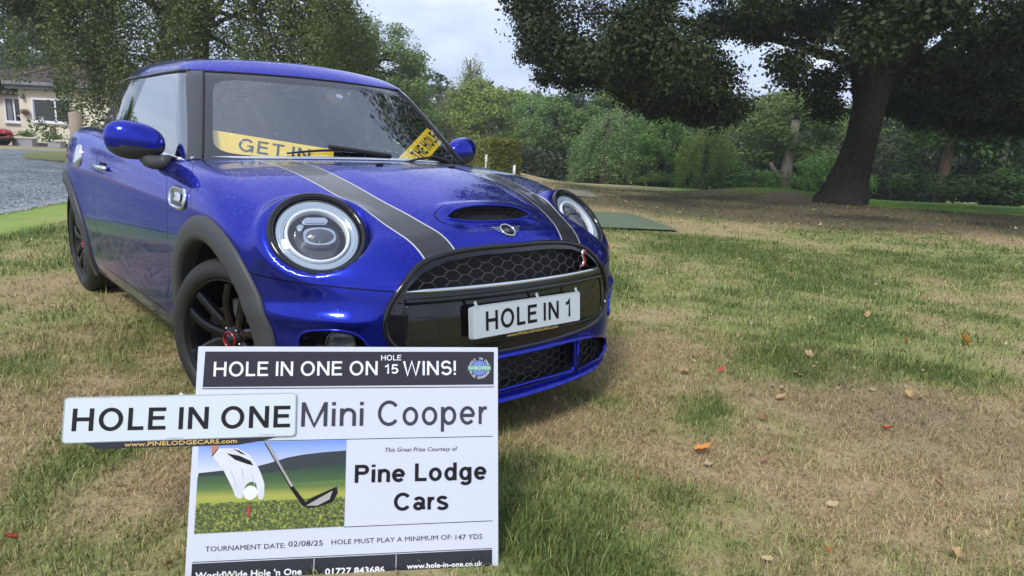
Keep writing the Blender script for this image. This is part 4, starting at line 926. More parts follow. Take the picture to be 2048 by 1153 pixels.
def build_ground():
    t = np.linspace(-1, 1, 320); k = 5.2; g = np.sinh(t * k) / np.sinh(k) * 260
    X, Y = np.meshgrid(g + 0.6, g + 1.0, indexing='ij'); Zg = ground_h(X, Y); V = np.stack([X, Y, Zg], -1).reshape(-1, 3); n = len(t); idx = np.arange(n * n).reshape(n, n)
    F = np.stack([idx[:-1, :-1], idx[1:, :-1], idx[1:, 1:], idx[:-1, 1:]], -1).reshape(-1, 4)
    me = bpy.data.meshes.new('ground'); me.vertices.add(len(V)); me.vertices.foreach_set('co', V.astype(np.float32).ravel()); me.loops.add(F.size); me.loops.foreach_set('vertex_index', F.astype(np.int32).ravel())
    me.polygons.add(len(F)); me.polygons.foreach_set('loop_start', np.arange(0, F.size, 4, dtype=np.int32)); me.update(calc_edges=True); me.polygons.foreach_set('use_smooth', [True] * len(F)); me.materials.append(ground_mat())
    for nm, v in zip(('dry', 'bare', 'lush'), zones(V[:, 0], V[:, 1])): a = me.attributes.new(nm, 'FLOAT', 'POINT'); a.data.foreach_set('value', v.astype(np.float32))
    o = bpy.data.objects.new('ground', me); COL.objects.link(o); tag(o, kind='structure')
def sheet(name, P, mt, dz, step=.5, kind='structure'):
    """a sheet over outline P that follows the terrain"""
    P = np.array(P, float); x0, y0 = P.min(0); x1, y1 = P.max(0); bm = bmesh.new(); vs_ = [bm.verts.new((a, b, 0)) for a, b in P]; bm.faces.new(vs_)
    for ax, a0, a1 in ((0, x0, x1), (1, y0, y1)):
        for c in np.arange(a0 + step, a1, step):
            no = Vector((1, 0, 0)) if ax == 0 else Vector((0, 1, 0)); co = Vector((c, 0, 0)) if ax == 0 else Vector((0, c, 0))
            bmesh.ops.bisect_plane(bm, geom=bm.verts[:] + bm.edges[:] + bm.faces[:], plane_co=co, plane_no=no)
    V = np.array([v.co[:] for v in bm.verts]); bm.verts.index_update(); F = [[v.index for v in f.verts] for f in bm.faces]; bm.free(); V[:, 2] = ground_h(V[:, 0], V[:, 1]) + dz
    return tag(add(name, V, F, mt, None, True), kind=kind)

def build_grass():
    r = RNG; cam2 = np.array([2.531, -1.635])
    def sample(nb, r0, r1, wid, hgt, p):
        # distance spread as r^p, bearing over the field of view with a margin
        rr = r0 + (r1 - r0) * r.random(nb)**p; th = r.uniform(rad(-52), rad(56), nb); fd = np.array([-.7387, .6741]); rt = np.array([.6661, .7458])
        x = cam2[0] + rr * (np.cos(th) * fd[0] + np.sin(th) * rt[0]); y = cam2[1] + rr * (np.cos(th) * fd[1] + np.sin(th) * rt[1])
        ok = ~in_poly(x, y, GRAVEL) & ~in_poly(x, y, MAT1) & ~in_poly(x, y, MAT2); e = edge_d(x, y); ok &= ~((e > 0) & (e < .86) & (x < -3) & (y < 3))
        tn = vnoise(x, y, .11, 21, 2); dry, bare, lush = zones(x, y); ok &= r.random(nb) > bare * .75; ok &= (tn > .34) | (r.random(nb) < .5)
        sb = (x - .79) * .5431 + (y + 1.1057) * .8397; db_ = (x - .952) * .8397 - (y + 1.214) * .5431; ok &= ~((sb > -.15) & (sb < .9) & (db_ > -.03) & (db_ < .16) & (r.random(nb) < .6)); ok &= ~((sb > 0) & (sb < .762) & (np.abs(db_) < .014))
        # nothing grows inside the tyres' footprint
        for wx in (.02, -2.495): ok &= ~((np.abs(x - wx) < .16) & (np.abs(np.abs(y) - .70) < .13))
        x, y, rr, tn, dry, bare, lush = (q[ok] for q in (x, y, rr, tn, dry, bare, lush)); n = len(x); rnd = r.random(n)
        dd = np.clip(dry + rnd - .5, 0, 1); L_ = hgt * (.55 + .8 * r.random(n)) * (1.25 - .45 * dd) * (.6 + .8 * tn) * (1 - .35 * lush)
        L_ = np.where(r.random(n) < .03, L_ * 2.1, L_)
        lean = np.clip(r.normal(.55, .25, n) + .55 * dd, .1, 1.5); az = r.uniform(0, 2 * math.pi, n); d = np.stack([np.cos(az), np.sin(az)], 1); w_ = wid * (.6 + .8 * r.random(n)) * (1 + .06 * rr)
        zb = ground_h(x, y) - .002; side = np.stack([-d[:, 1], d[:, 0], 0 * x], 1) * w_[:, None] / 2; B = np.stack([x, y, zb], 1)
        m1 = B + np.stack([d[:, 0] * L_ * np.sin(lean * .5) * .5, d[:, 1] * L_ * np.sin(lean * .5) * .5, L_ * np.cos(lean * .5) * .5], 1)
        T = m1 + np.stack([d[:, 0] * L_ * .55 * np.sin(lean * 1.25), d[:, 1] * L_ * .55 * np.sin(lean * 1.25), L_ * .55 * np.cos(np.minimum(lean * 1.25, 1.62))], 1)
        return B, side, m1, T, dry, bare, lush, rnd
    Vs = []; A = {k: [] for k in ('dry', 'bare', 'lush', 'rnd')}
    for nb, r0, r1, wid, hgt, p, segs in ((235000, .6, 4.2, .0026, .031, .72, 2), (150000, 4.0, 9., .0056, .033, .8, 1), (90000, 8.8, 20, .011, .036, .85, 1)):
        B, sd_, m1, T, dry, bare, lush, rnd = sample(nb, r0, r1, wid, hgt, p)
        if segs == 2:
            v = np.stack([B - sd_, B + sd_, m1 + sd_ * .8, B - sd_, m1 + sd_ * .8, m1 - sd_ * .8, m1 - sd_ * .8, m1 + sd_ * .8, T], 1)
        else:
            v = np.stack([B - sd_, B + sd_, T], 1)
        k = v.shape[1]; Vs.append(v.reshape(-1, 3))
        for nm, q in (('dry', dry), ('bare', bare), ('lush', lush), ('rnd', rnd)): A[nm].append(np.repeat(q, k))
    o = fast_mesh('grass', np.concatenate(Vs), 3, blade_mat(), attrs={k: np.concatenate(v) for k, v in A.items()}); tag(o, kind='stuff')

# ================================================================== FALLEN LEAVES
def leaf_mesh(seed, curl):
    r = np.random.default_rng(seed); n = 22; th = np.linspace(-math.pi, math.pi, n, endpoint=False)
    lob = 1 + .15 * np.cos(5 * th + .4 * np.sin(th)) + .07 * r.normal(size=n); rx = .5 * lob * (1 - .25 * np.cos(th)); P = np.stack([rx * np.cos(th) * 1.15, rx * np.sin(th) * .85], 1)
    V = [[0, 0, 0]]; 
    for q in P * .5: V.append([*q, 0])
    for q in P: V.append([*q, 0])
    V = np.array(V); d = np.hypot(V[:, 0], V[:, 1]); V[:, 2] = curl * (V[:, 1]**2 * 2.2 + .9 * V[:, 0]**2) - .25 * curl * V[:, 0] + .05 * np.sin(V[:, 0] * 9 + seed) + .04 * r.normal(size=len(V)) * d
    F = [[0, 1 + i, 1 + (i + 1) % n] for i in range(n)] + [[1 + i, 1 + n + i, 1 + n + (i + 1) % n, 1 + (i + 1) % n] for i in range(n)]
    st = np.array([[-.5, -.012, .02], [-.5, .012, .02], [-.85, .01, .10], [-.85, -.01, .10]]); k = len(V); V = np.concatenate([V, st]); F.append([k, k + 1, k + 2, k + 3]); return V, F
def build_leaves():
    mats = {}
    for nm, c in (('tan', (.44, .28, .13)), ('pale', (.48, .35, .19)), ('orange', (.62, .25, .05)), ('red', (.42, .075, .035)), ('brown', (.26, .14, .07)), ('litter', (.34, .24, .14))):
        mats[nm] = mat(nm + '_dead_leaf', c, .6, noise=(30, .35), bump=(60, .4, .003))
    protos = []
    L_ = [(1.315, .431, .075, 'orange', 1.1, 'big curled orange leaf lying on brown grass in front of the bumper'),
          (1.395, .360, .055, 'pale', .5, 'flat pale tan leaf just beside the big curled orange leaf'),
          (1.652, 1.241, .055, 'red', .7, 'bright red leaf on the reddish dry grass'),
          (.814, 3.251, .07, 'tan', .9, 'tan leaf standing up in the open yellow-green lawn'), (-.201, 4.178, .08, 'pale', .9, 'pale leaf on the lawn below the bright green strip'),
          (1.442, 3.092, .10, 'orange', 1.2, 'orange-brown curled leaf pair half hidden in pale grass by the frame edge'), (.761, 1.136, .06, 'tan', .9, 'small tan leaf close to the bumper corner on thin grass'),
          (1.012, 1.96, .07, 'pale', 1.2, 'dark-edged curled leaf on bare soil patch in the lawn'), (1.224, 1.211, .07, 'tan', .5, 'tan leaf at the top edge of the brown patch'),
          (1.582, 1.73, .065, 'tan', .8, 'tan leaf on pale dry grass beside a matching second leaf'), (1.619, 1.761, .05, 'pale', .6, 'smaller pale leaf touching the tan leaf on pale dry grass'),
          (.856, 1.318, .05, 'red', .8, 'reddish brown leaf in the short grass right of the bumper'), (1.309, .076, .035, 'orange', 1.0, 'small upright orange leaf beside a green tuft'),
          (1.957, .884, .045, 'brown', .8, 'brown leaf in matted straw'), (1.811, .002, .045, 'pale', .4, 'smooth pale leaf lying in the lush green tuft'), (1.894, .173, .03, 'orange', .8, 'tiny orange leaf near the lower edge of the lawn'),
          (2.128, .441, .05, 'tan', 1.2, 'crumpled tan leaf at the lower corner of the lawn'), (1.784, .44, .045, 'pale', .5, 'faint pale leaf between two green tufts'), (1.295, .925, .05, 'brown', .8, 'brown leaf in the red-brown dead grass patch'),
          (1.097, 1.613, .06, 'tan', .7, 'tan leaf beside the grey bare soil'), (1.21, 2.785, .06, 'orange', .8, 'orange-tinged leaf in longer green grass'), (-.537, 3.683, .07, 'tan', .5, 'tan leaf on the smooth yellow lawn behind the bumper'),
          (.541, -1.501, .05, 'red', .8, 'dark red leaf in the green grass below the long number plate'), (.885, -1.227, .04, 'brown', .8, 'brown leaf at the foot of the white notice board'), (-4.481, -.845, .11, 'pale', .6, 'pale leaf on the green edging behind the rear wheel'),
          (1.50, .55, .04, 'brown', .9, 'narrow brown leaf standing in a grey-green tuft')]
    me = {}
    def leaf(x, y, sz, c, curl, lab, grp):
        key = (c, round(curl * 2)); 
        if key not in me:
            V, F = leaf_mesh(len(me) + 3, curl); o = add('fallen_leaf', V, F, mats[c], None, True, local=True); me[key] = o.data
        else: o = bpy.data.objects.new('fallen_leaf', me[key]); COL.objects.link(o)
        o.location = (x, y, float(ground_h(x, y)) + .012 + sz * .06); sz *= .62; o.scale = (sz, sz, sz); o.rotation_euler = (random.uniform(-.5, .5), random.uniform(-.5, .5), random.uniform(0, 6.28)); return tag(o, lab, 'leaf', grp)
    for q in L_: leaf(*q, 'dead leaves on the lawn')
    for i in range(46):
        s = random.uniform(1.0, 12.5); D = random.uniform(9.0, 16.5); x = 2.531 - .7387 * D + .6661 * s; y = -1.635 + .6741 * D + .7458 * s
        leaf(x, y, random.uniform(.06, .12), random.choice(['pale', 'tan', 'pale']), .7, 'small pale dead leaf among many on the brown ground under the oak', 'dead leaves under the oak')
    # crumbs of leaf litter nobody could count
    n = 5200; s = RNG.uniform(-1.5, 15, n); D = RNG.uniform(3.0, 18, n)**1.0; x = 2.531 - .7387 * D + .6661 * s * D / 14; y = -1.635 + .6741 * D + .7458 * s * D / 14; _, bare, lush = zones(x, y); k = (RNG.random(n) < .10 + bare * .9) & ~in_poly(x, y, MAT1); x, y = x[k], y[k]; n = len(x)
    sz = RNG.uniform(.007, .020, n) * (1 + .03 * dist_of(x, y)); az = RNG.uniform(0, 6.28, n); a = np.stack([np.cos(az), np.sin(az), RNG.normal(0, .3, n)], 1) * sz[:, None]; b = np.stack([-np.sin(az), np.cos(az), RNG.normal(0, .5, n)], 1) * sz[:, None] * .55; c = np.stack([x, y, ground_h(x, y) + .018], 1)
    V = np.stack([c - a, c - b * .9, c + a, c + b], 1).reshape(-1, 3); tag(fast_mesh('leaf_litter', V, 4, mats['litter']), kind='stuff')

# ================================================================== TREES
def leaf_material(name, col, trans=.25, var=.35):
    mt, n, l, p = new_mat(name); p.inputs['Roughness'].default_value = .55; p.inputs['Specular IOR Level'].default_value = .25
    at = n.new('ShaderNodeAttribute'); at.attribute_name = 'rnd'; oi = n.new('ShaderNodeObjectInfo')
    cr = n.new('ShaderNodeValToRGB'); e = cr.color_ramp.elements; c = np.array(col); e[0].color = (*(c * (1 - var)), 1); e[1].color = (*np.minimum(c * np.array([1 + var * 1.3, 1 + var, 1 + var * .3]), 1), 1); l.new(at.outputs['Fac'], cr.inputs[0])
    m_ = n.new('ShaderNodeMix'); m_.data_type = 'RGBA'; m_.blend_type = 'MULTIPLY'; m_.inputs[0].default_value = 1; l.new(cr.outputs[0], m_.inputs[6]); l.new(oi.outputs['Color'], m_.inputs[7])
    l.new(m_.outputs[2], p.inputs['Base Color']); tr = n.new('ShaderNodeBsdfTranslucent'); l.new(m_.outputs[2], tr.inputs[0]); ms = n.new('ShaderNodeMixShader'); ms.inputs[0].default_value = trans
    l.new(p.outputs[0], ms.inputs[1]); l.new(tr.outputs[0], ms.inputs[2]); l.new(ms.outputs[0], n['Material Output'].inputs[0]); return mt
M['bark'] = mat('oak_bark', (.042, .033, .025), .9, noise=(5, .45), bump=(20, 1., .09))
M['bark_mid'] = mat('grey_brown_bark', (.09, .075, .06), .9, noise=(4, .35))
M['bark_pale'] = mat('pale_bark', (.30, .25, .20), .85, noise=(4, .35), bump=(12, .8, .03))
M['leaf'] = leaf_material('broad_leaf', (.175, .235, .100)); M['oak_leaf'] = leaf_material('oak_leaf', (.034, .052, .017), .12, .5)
def leaves_at(C, size, r, outward=None, flat=.4, aspect=.55):
    """leaf-shaped quads at centres C"""
    n = len(C); nrm = r.normal(size=(n, 3)); nrm[:, 2] = np.abs(nrm[:, 2]) + flat
    if outward is not None: nrm += outward * 1.0
    nrm /= np.linalg.norm(nrm, axis=1, keepdims=True); a = np.cross(nrm, r.normal(size=(n, 3))); a /= np.linalg.norm(a, axis=1, keepdims=True); b = np.cross(nrm, a)
    s = size * r.uniform(.6, 1.35, n)[:, None]; return np.stack([C - a * s * .5, C - b * s * .5 * aspect - a * s * .05, C + a * s * .5, C + b * s * .5 * aspect + a * s * .05 + nrm * s * .12], 1).reshape(-1, 3)
def clumps(centres, radii, per, r, squash=.75):
    C = []; O = []; I = []
    for i, (c, q) in enumerate(zip(centres, radii)):
        d = r.normal(size=(per, 3)); d /= np.linalg.norm(d, axis=1, keepdims=True); rr = q * r.random(per)[:, None]**.42 * (1 + .18 * np.sin(d[:, :1] * 7 + i) + .15 * np.cos(d[:, 1:2] * 9 + 2 * i)); C.append(c + d * rr * np.array([1, 1, squash])); O.append(d); I.append(np.full(per, i))
    return np.concatenate(C), np.concatenate(O), np.concatenate(I)
def limbs(trunk_pts, trunk_r, targets, r, rad0=.12, seg=8):
    ms = [tube(smooth_line(trunk_pts, 14), np.interp(np.linspace(0, 1, 14), np.linspace(0, 1, len(trunk_r)), trunk_r), 14)]
    T = smooth_line(trunk_pts, 14)
    for t in targets:
        k = r.integers(6, 13); s = T[k]; t = np.array(t); mid = (s + t) / 2 + np.array([0, 0, .10 * np.linalg.norm(t - s)]) + r.normal(size=3) * .05 * np.linalg.norm(t - s)
        P = smooth_line([s, mid, t], 8); ms.append(tube(P, np.linspace(rad0, rad0 * .18, 8), 6))
    return join(*ms)
def crown_obj(V, parent, mt, r, nper=4, tone=None):
    n = len(V) // nper; q = np.clip(r.random(n) * .6 + (.4 * tone if tone is not None else .2), 0, 1)
    return fast_mesh('crown', V, nper, mt, parent, attrs={'rnd': np.repeat(q, nper)})
def tree_proto(kind, H, R, n, seed, leaf, mt=None, bark=None):
    r = np.random.default_rng(seed); root_ = bpy.data.objects.new('tree', None); COL.objects.link(root_)
    if kind == 'broad':
        K = 60; th = r.uniform(0, 2 * math.pi, K); ph = r.uniform(-.55, 1, K); q = r.uniform(.5, .95, K); cz = H * .56
        C = np.stack([R * q * np.cos(th) * np.sqrt(1 - np.minimum(ph**2, .96)), R * q * np.sin(th) * np.sqrt(1 - np.minimum(ph**2, .96)), cz + ph * q * H * .44], 1); rd = R * r.uniform(.20, .36, K)
        low = r.integers(0, K, 10); C[low, 2] = H * r.uniform(.08, .3, 10)
        P, O, I = clumps(C, rd, n // K, r, .7); tg = C[:12]
    elif kind == 'weeping':
        K = 420; th = r.uniform(0, 2 * math.pi, K); q = r.random(K)**.5; z0 = H * (.98 - .55 * q**2 * r.uniform(.7, 1.1, K)) - H * r.uniform(0, .42, K); S = np.stack([R * q * np.cos(th), R * q * np.sin(th), z0], 1); Ls = H * r.uniform(.12, .34, K); per = n // K
        t = r.random((K, per)); P = S[:, None] + np.stack([(np.cos(th) * .10 * R)[:, None] * t, (np.sin(th) * .10 * R)[:, None] * t, -Ls[:, None] * t], -1) + r.normal(size=(K, per, 3)) * R * np.array([.045, .045, .02]); P = P.reshape(-1, 3); P[:, 2] = np.maximum(P[:, 2], .15); O = r.normal(size=P.shape) * .3; I = np.repeat(np.arange(K), per); tg = S[:14]
    elif kind == 'conifer':
        K = 90; t = np.linspace(.05, 1, K); th = r.uniform(0, 2 * math.pi, K); q = R * (1 - t) * r.uniform(.5, 1, K) + .05; C = np.stack([q * np.cos(th), q * np.sin(th), H * t], 1); P, O, I = clumps(C, R * (.34 - .22 * t), n // K, r, .45); tg = C[:3]
    elif kind == 'bush':
        K = 26; th = r.uniform(0, 2 * math.pi, K); q = R * r.random(K)**.5 * .8; C = np.stack([q * np.cos(th), q * np.sin(th), H * r.uniform(.12, .8, K) * (1 - .35 * (q / R)**2)], 1); P, O, I = clumps(C, R * r.uniform(.22, .38, K), n // K, r, .7); tg = C[:4]; P[:, 2] = np.maximum(P[:, 2], .02)
    tone = np.random.default_rng(seed + 1).random(int(I.max()) + 1)[I]; V = leaves_at(P, leaf, r, O, aspect=.6 if kind != 'weeping' else .45)
    crown_obj(V, root_, mt or M['leaf'], r, tone=tone); bend = r.normal(0, .04, 2) * H
    tp = [[0, 0, -.3], [bend[0] * .3, bend[1] * .3, H * .3], [bend[0], bend[1], H * .62], [bend[0] * 1.3, bend[1] * 1.3, H * .9]]; w_ = .032 * H
    V, F = limbs(np.array(tp), [w_ * 1.5, w_, w_ * .7, w_ * .25], tg, r, w_ * .35); add('trunk', V, F, bark or M['bark'], root_, True, local=True); return root_
def copy_tree(p, name, loc, sc_, rz, color, label, cat='tree', group=None):
    c = p.copy(); c.name = name; COL.objects.link(c)
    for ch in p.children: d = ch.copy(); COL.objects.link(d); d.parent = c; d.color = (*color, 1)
    c.location = loc; c.scale = sc_ if hasattr(sc_, '__len__') else (sc_,) * 3; c.rotation_euler = (0, 0, rz); c['label'] = label; c['category'] = cat
    if group: c['group'] = group
    elif 'group' in c: del c['group']
    return c

def build_oak():
    r = np.random.default_rng(42); bx, by = -4.38, 15.74; e1 = np.array([.6661, .7458, 0]); e2 = np.array([-.7387, .6741, 0]); o0 = np.array([bx, by, float(ground_h(bx, by))])
    oak = empty('oak_tree', tuple(o0), 'huge dark spreading oak with a thick leaning trunk on the brown ground', 'tree')
    L3 = lambda a, b, z: a * e1 + b * e2 + np.array([0, 0, z])     # along the picture, away, up
    # blobs of foliage: (sideways, away, height, radius)
    B = []
    under = lambda a: np.interp(a, [-8.6, -8.0, -6.9, -5.5, -4.4, -3.9, -3.4, -2.9, -1.8, -.6, .8, 2.2, 4, 6, 9], [4.2, 2.75, 2.4, 2.0, 1.45, 1.40, 2.3, 3.15, 3.35, 3.2, 2.8, 1.75, 1.45, 1.6, 2.0])
    for i in range(290):
        th = r.uniform(0, 2 * math.pi); q = 8.3 * r.random()**.55; a = q * math.cos(th); b = q * math.sin(th) * .95; q2 = math.hypot(a, b)
        zlo = 1.08 + (under(a) - 1.08) * (16.7 + b) / 16.7 + .55; ztop = 10.5 - .045 * q2 * q2 - .3 * q2 * .5; t = r.random()**1.7; z = zlo + .25 + (max(ztop, zlo + 1.2) - zlo) * t
        B.append((a, b, z, r.uniform(.50, .88)))
    for a in np.linspace(-7.9, 8.4, 48):       # the drooping skirt that shows against the sky and wood
        if -3.3 < a < .2: continue
        for b in (-1.8, .2, 2.2): B.append((a + r.normal(0, .15), b + r.normal(0, .7), 1.08 + (under(a) - 1.08) * (16.7 + b) / 16.7 + .42 + r.uniform(0, .35), r.uniform(.34, .54)))
    for a, b, z, q in ((-4.0, -.6, 2.1, .55), (-3.7, -.2, 2.0, .45), (-4.4, -.2, 2.35, .6), (-1.35, -.5, 2.55, .55), (-1.0, -.3, 2.15, .45), (-1.7, .2, 2.9, .5), (-.8, .4, 2.9, .5), (-7.9, .2, 3.9, .5), (-7.8, -.3, 4.6, .6), (-7.7, 0, 3.3, .5), (-7.6, .2, 2.6, .34), (-7.0, .1, 2.55, .42)): B.append((a, b, z, q))
    B = np.array(B); C = np.array([L3(*q[:3]) for q in B]); per = 1120; P, O, I = clumps(C, B[:, 3], per, r, .68)
    tone = r.random(len(B))[I]; P[:, 2] = np.maximum(P[:, 2], 1.3); V = leaves_at(P + r.normal(size=P.shape) * .07 + o0, .082, r, O, .2, .66); Ct = []
    for i in range(110):
        th = r.uniform(0, 2 * math.pi); q = 7.6 * r.random()**.5; z = 7.5 + (15.5 - .10 * q * q - 7.5) * r.random(); Ct.append(L3(q * math.cos(th), q * math.sin(th), z))
    P2, O2, I2 = clumps(np.array(Ct), np.full(110, 1.25), 420, r, .7); V = np.concatenate([V, leaves_at(P2 + o0, .20, r, O2, .2, .66)]); tone = np.concatenate([tone, r.random(110)[I2]])
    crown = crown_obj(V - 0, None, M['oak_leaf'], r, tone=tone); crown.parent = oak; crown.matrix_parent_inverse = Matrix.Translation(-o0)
    # trunk: leans, flares at the foot, forks
    ts = [L3(-.28, 0, -.25), L3(-.20, 0, .18), L3(-.10, 0, .75), L3(.02, 0, 1.5), L3(.08, 0, 2.3), L3(.05, 0, 3.1), L3(.05, .1, 4.4), L3(.1, .3, 6.4)]; tr = [.80, .54, .40, .335, .345, .45, .38, .22]
    P = smooth_line(ts, 40); R_ = np.interp(np.linspace(0, 1, 40), np.linspace(0, 1, len(tr)), tr); V, F = tube(P, 1., 40); V = V.reshape(40, 40, 3); ax = P[:, None]; d = (V - ax); th = np.linspace(0, 2 * math.pi, 40, endpoint=False)
    fl = np.clip(1 - np.linspace(0, 1, 40) * 5, 0, 1)[:, None]; rr = R_[:, None] * (1 + .05 * np.sin(th * 9)[None] + .045 * np.sin(th * 14 + 2 + 3 * np.linspace(0, 1, 40)[:, None]) + fl * .22 * np.sin(th * 5 + 1)[None] + .03 * r.normal(size=(40, 40))); V = ax + d * rr[..., None]
    add('trunk', V.reshape(-1, 3) + o0, F, M['bark'], oak)
    for i, (s, t, r0) in enumerate(((L3(.05, 0, 3.0), L3(-6.8, .6, 4.1), .17), (L3(.05, 0, 3.2), L3(-3.6, -1.2, 3.6), .11), (L3(.1, 0, 2.7), L3(6.5, .3, 3.6), .22), (L3(.4, 0, 3.0), L3(3.4, -2.5, 4.4), .2), (L3(.4, 0, 3.2), L3(-3.0, 3.5, 5.5), .2), (L3(.4, 0, 3.4), L3(2.6, 4.0, 5.8), .2), (L3(.4, 0, 3.5), L3(-4.5, -2.6, 5.0), .2), (L3(.2, 0, 1.9), L3(-1.5, -.4, 2.75), .07), (L3(.5, 0, 3.), L3(.9, -3.6, 4.8), .2), (L3(.45, 0, 4.), L3(5.2, 2., 7.), .18))):
        mid = (s + t) / 2 + np.array([0, 0, .35]); q = smooth_line([s, s * .7 + mid * .3 + [0, 0, .1], mid, t], 14) + r.normal(size=(14, 3)) * .06; q[0] = s; V, F = tube(q, np.linspace(r0, r0 * .2, 14), 10); add('limb', V + o0, F, M['bark'], oak)
    return oak

def build_trees():
    pb = tree_proto('broad', 7, 2.9, 15000, 1, .20); pb2 = tree_proto('broad', 7, 2.7, 15000, 2, .17); pw_ = tree_proto('weeping', 8, 2.3, 17000, 3, .15, bark=M['bark_mid']); pw2 = tree_proto('weeping', 7, 2.6, 17000, 4, .17, bark=M['bark_mid'])
    pc = tree_proto('conifer', 8, 2.4, 14000, 5, .17); pu = tree_proto('bush', 2.0, 1.6, 7000, 6, .12)
    T = [ # proto, x, y, scale xy, scale z, tint, name, label
      (pc, -54, 5.2, 2.2, 1.75, (.42, .52, .50), 'conifer_tree', 'very dark evergreen rising behind the roof of the cream house'),
      (pb, -47, 8.6, 1.05, .78, (1.5, 1.6, .8), 'broadleaf_tree', 'light green tree peeping over the house roof ridge'),
      (pw_, -42.46, 33.71, .95, 1.12, (1.45, 1.35, 1.3), 'birch_tree', 'tall feathery grey-green birch standing alone against the sky'),
      (pb, -32.1, 26.8, .86, .80, (1.30, 1.35, .8), 'broadleaf_tree', 'yellow-green bushy tree just right of the clipped hedge'),
      (pw2, -40.0, 29.6, .9, .80, (1.1, 1.05, .95), 'birch_tree', 'grey twiggy tree behind the hedge with bare branches showing'),
      (pb2, -34.5, 33.3, 1.0, .86, (1.25, 1.6, .9), 'broadleaf_tree', 'fresh green rounded tree between the hedge and the dark evergreens'),
      (pc, -41.0, 38.0, .55, .80, (.9, 1.1, 1.0), 'conifer_tree', 'slim pointed conifer tip rising above the rounded green tree'),
      (pb, -29.49, 32.74, 1.15, .93, (.72, .92, .62), 'broadleaf_tree', 'dark green broad tree left of the grey willow'),
      (pb2, -26.6, 33.6, .9, .98, (1.0, 1.15, .7), 'broadleaf_tree', 'medium green tree whose top meets the hanging oak branch'),
      (pw2, -23.4, 30.3, .95, .74, (1.25, 1.5, 1.65), 'willow_tree', 'silvery grey-green willow with drooping fronds'),
      (pw_, -21.0, 33.2, .9, .72, (1.0, 1.25, 1.2), 'willow_tree', 'second darker grey-green willow under the oak branch tip'),
      (pw_, -22.6, 35.6, 1.15, 1.15, (1.35, 1.40, .95), 'birch_tree', 'pale yellow-green birch with hanging foliage in the middle of the wood'),
      (pw2, -26.9, 47.7, .9, 1.1, (1.55, 1.55, 1.5), 'birch_tree', 'thin see-through birch in the sky gap under the oak'),
      (pb, -20.8, 42.2, 1.3, 1.0, (.95, 1.0, .75), 'broadleaf_tree', 'dull green tree right of the sky gap under the oak'),
      (pb2, -13.44, 30.6, .95, .72, (.85, .95, .68), 'broadleaf_tree', 'tree with a pale trunk and a broken side branch at the edge of the wood'),
      (pb, -17.4, 42.9, 1.25, .95, (.95, 1.1, .62), 'broadleaf_tree', 'mid green tree just behind the oak trunk on its sunlit side'),
      (pb2, -17.2, 52.3, 1.6, 1.2, (0.43, 0.56, 0.37), 'broadleaf_tree', 'tall shade-darkened tree deep in the wood behind the oak trunk'),  # from here, right-hand wood: shade is put into the darkened tints
      (pb, -13.5, 47.2, 1.3, 1.15, (0.37, 0.51, 0.37), 'broadleaf_tree', 'shade-darkened bluish green tree right of the oak trunk'),
      (pb2, -7.44, 32.6, .95, 1.0, (0.37, 0.53, 0.34), 'broadleaf_tree', 'shade-darkened tree on a reddish bare trunk right of the oak'),
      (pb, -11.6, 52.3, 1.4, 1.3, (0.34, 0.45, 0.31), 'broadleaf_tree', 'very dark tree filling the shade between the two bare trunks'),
      (pb, -5.98, 34.2, .9, 1.0, (0.38, 0.59, 0.37), 'broadleaf_tree', 'shade-darkened tree on a thin grey trunk at the right end of the wood'),
      (pb2, -8.2, 50.0, 1.4, 1.25, (0.34, 0.46, 0.31), 'broadleaf_tree', 'shade-darkened green tree closing the wood at the far right'),
      (pb, -3.2, 43.5, 1.4, 1.2, (0.37, 0.50, 0.31), 'broadleaf_tree', 'shade-darkened tree cut by the right picture edge'),
      (pb, -20.5, 46.0, 1.2, .95, (.8, .95, .62), 'broadleaf_tree', 'dull dark tree between the thin birch and the oak trunk'),
      (pb2, -38.5, 25.5, 1.0, .75, (.9, 1.1, .7), 'broadleaf_tree', 'low green tree behind the near end of the hedge'),
      (pb, -36.3, 46.5, 1.5, 1.15, (.8, 1.0, .7), 'broadleaf_tree', 'hazy green tree far back above the willow'),
      (pb2, -36.7, -5.5, 1.3, 1.0, (.8, 1.0, .7), 'broadleaf_tree', 'tree mirrored in the side window of the car'),
      (pw2, -19.05, 23.6, .62, .52, (1.15, 1.35, 1.35), 'willow_tree', 'low grey-green willow bush sweeping the grass below the taller willows'),
      (pb2, -17.0, 25.2, .55, .50, (.8, 1.1, .7), 'broadleaf_tree', 'dark low tree between the grey-green willow bush and the yellow-green young birch'),
      (pw_, -14.71, 25.4, .60, .42, (1.25, 1.4, .8), 'birch_tree', 'low bright yellow-green young birch below the tall pale birch'),
      (pu, -13.2, 25.8, 1.0, .7, (.8, 1.05, .65), 'shrub', 'dark shrub left of the pale broken trunk'),
      (pu, -9.8, 27.5, 1.1, 1.1, (1.0, 1.3, .8), 'shrub', 'mid green shrub tucked behind the foot of the oak'),
      (pb2, -26.2, 27.6, .95, .66, (.78, 1.0, .62), 'broadleaf_tree', 'mid green low-skirted tree beyond the shorter marker post'),
      (pb, -22.4, 27.0, .85, .62, (.7, .88, .6), 'broadleaf_tree', 'dark green tree whose skirt meets the grass left of the grey-green willow bush'),
      (pu, -27.5, 27.0, 1.4, 1.2, (.8, 1.05, .6), 'shrub', 'dark bush beyond the end of the clipped hedge'),
      (pu, -5.0, 31.5, 1.5, .8, (0.37, 0.53, 0.31), 'shrub', 'low shade-darkened undergrowth bush between the two bare trunks'),  # undergrowth tints darkened for shade, like the right-hand wood
      (pu, -2.6, 33.0, 1.6, .9, (0.37, 0.53, 0.31), 'shrub', 'low shade-darkened undergrowth bush at the right end of the wood'),
    ]
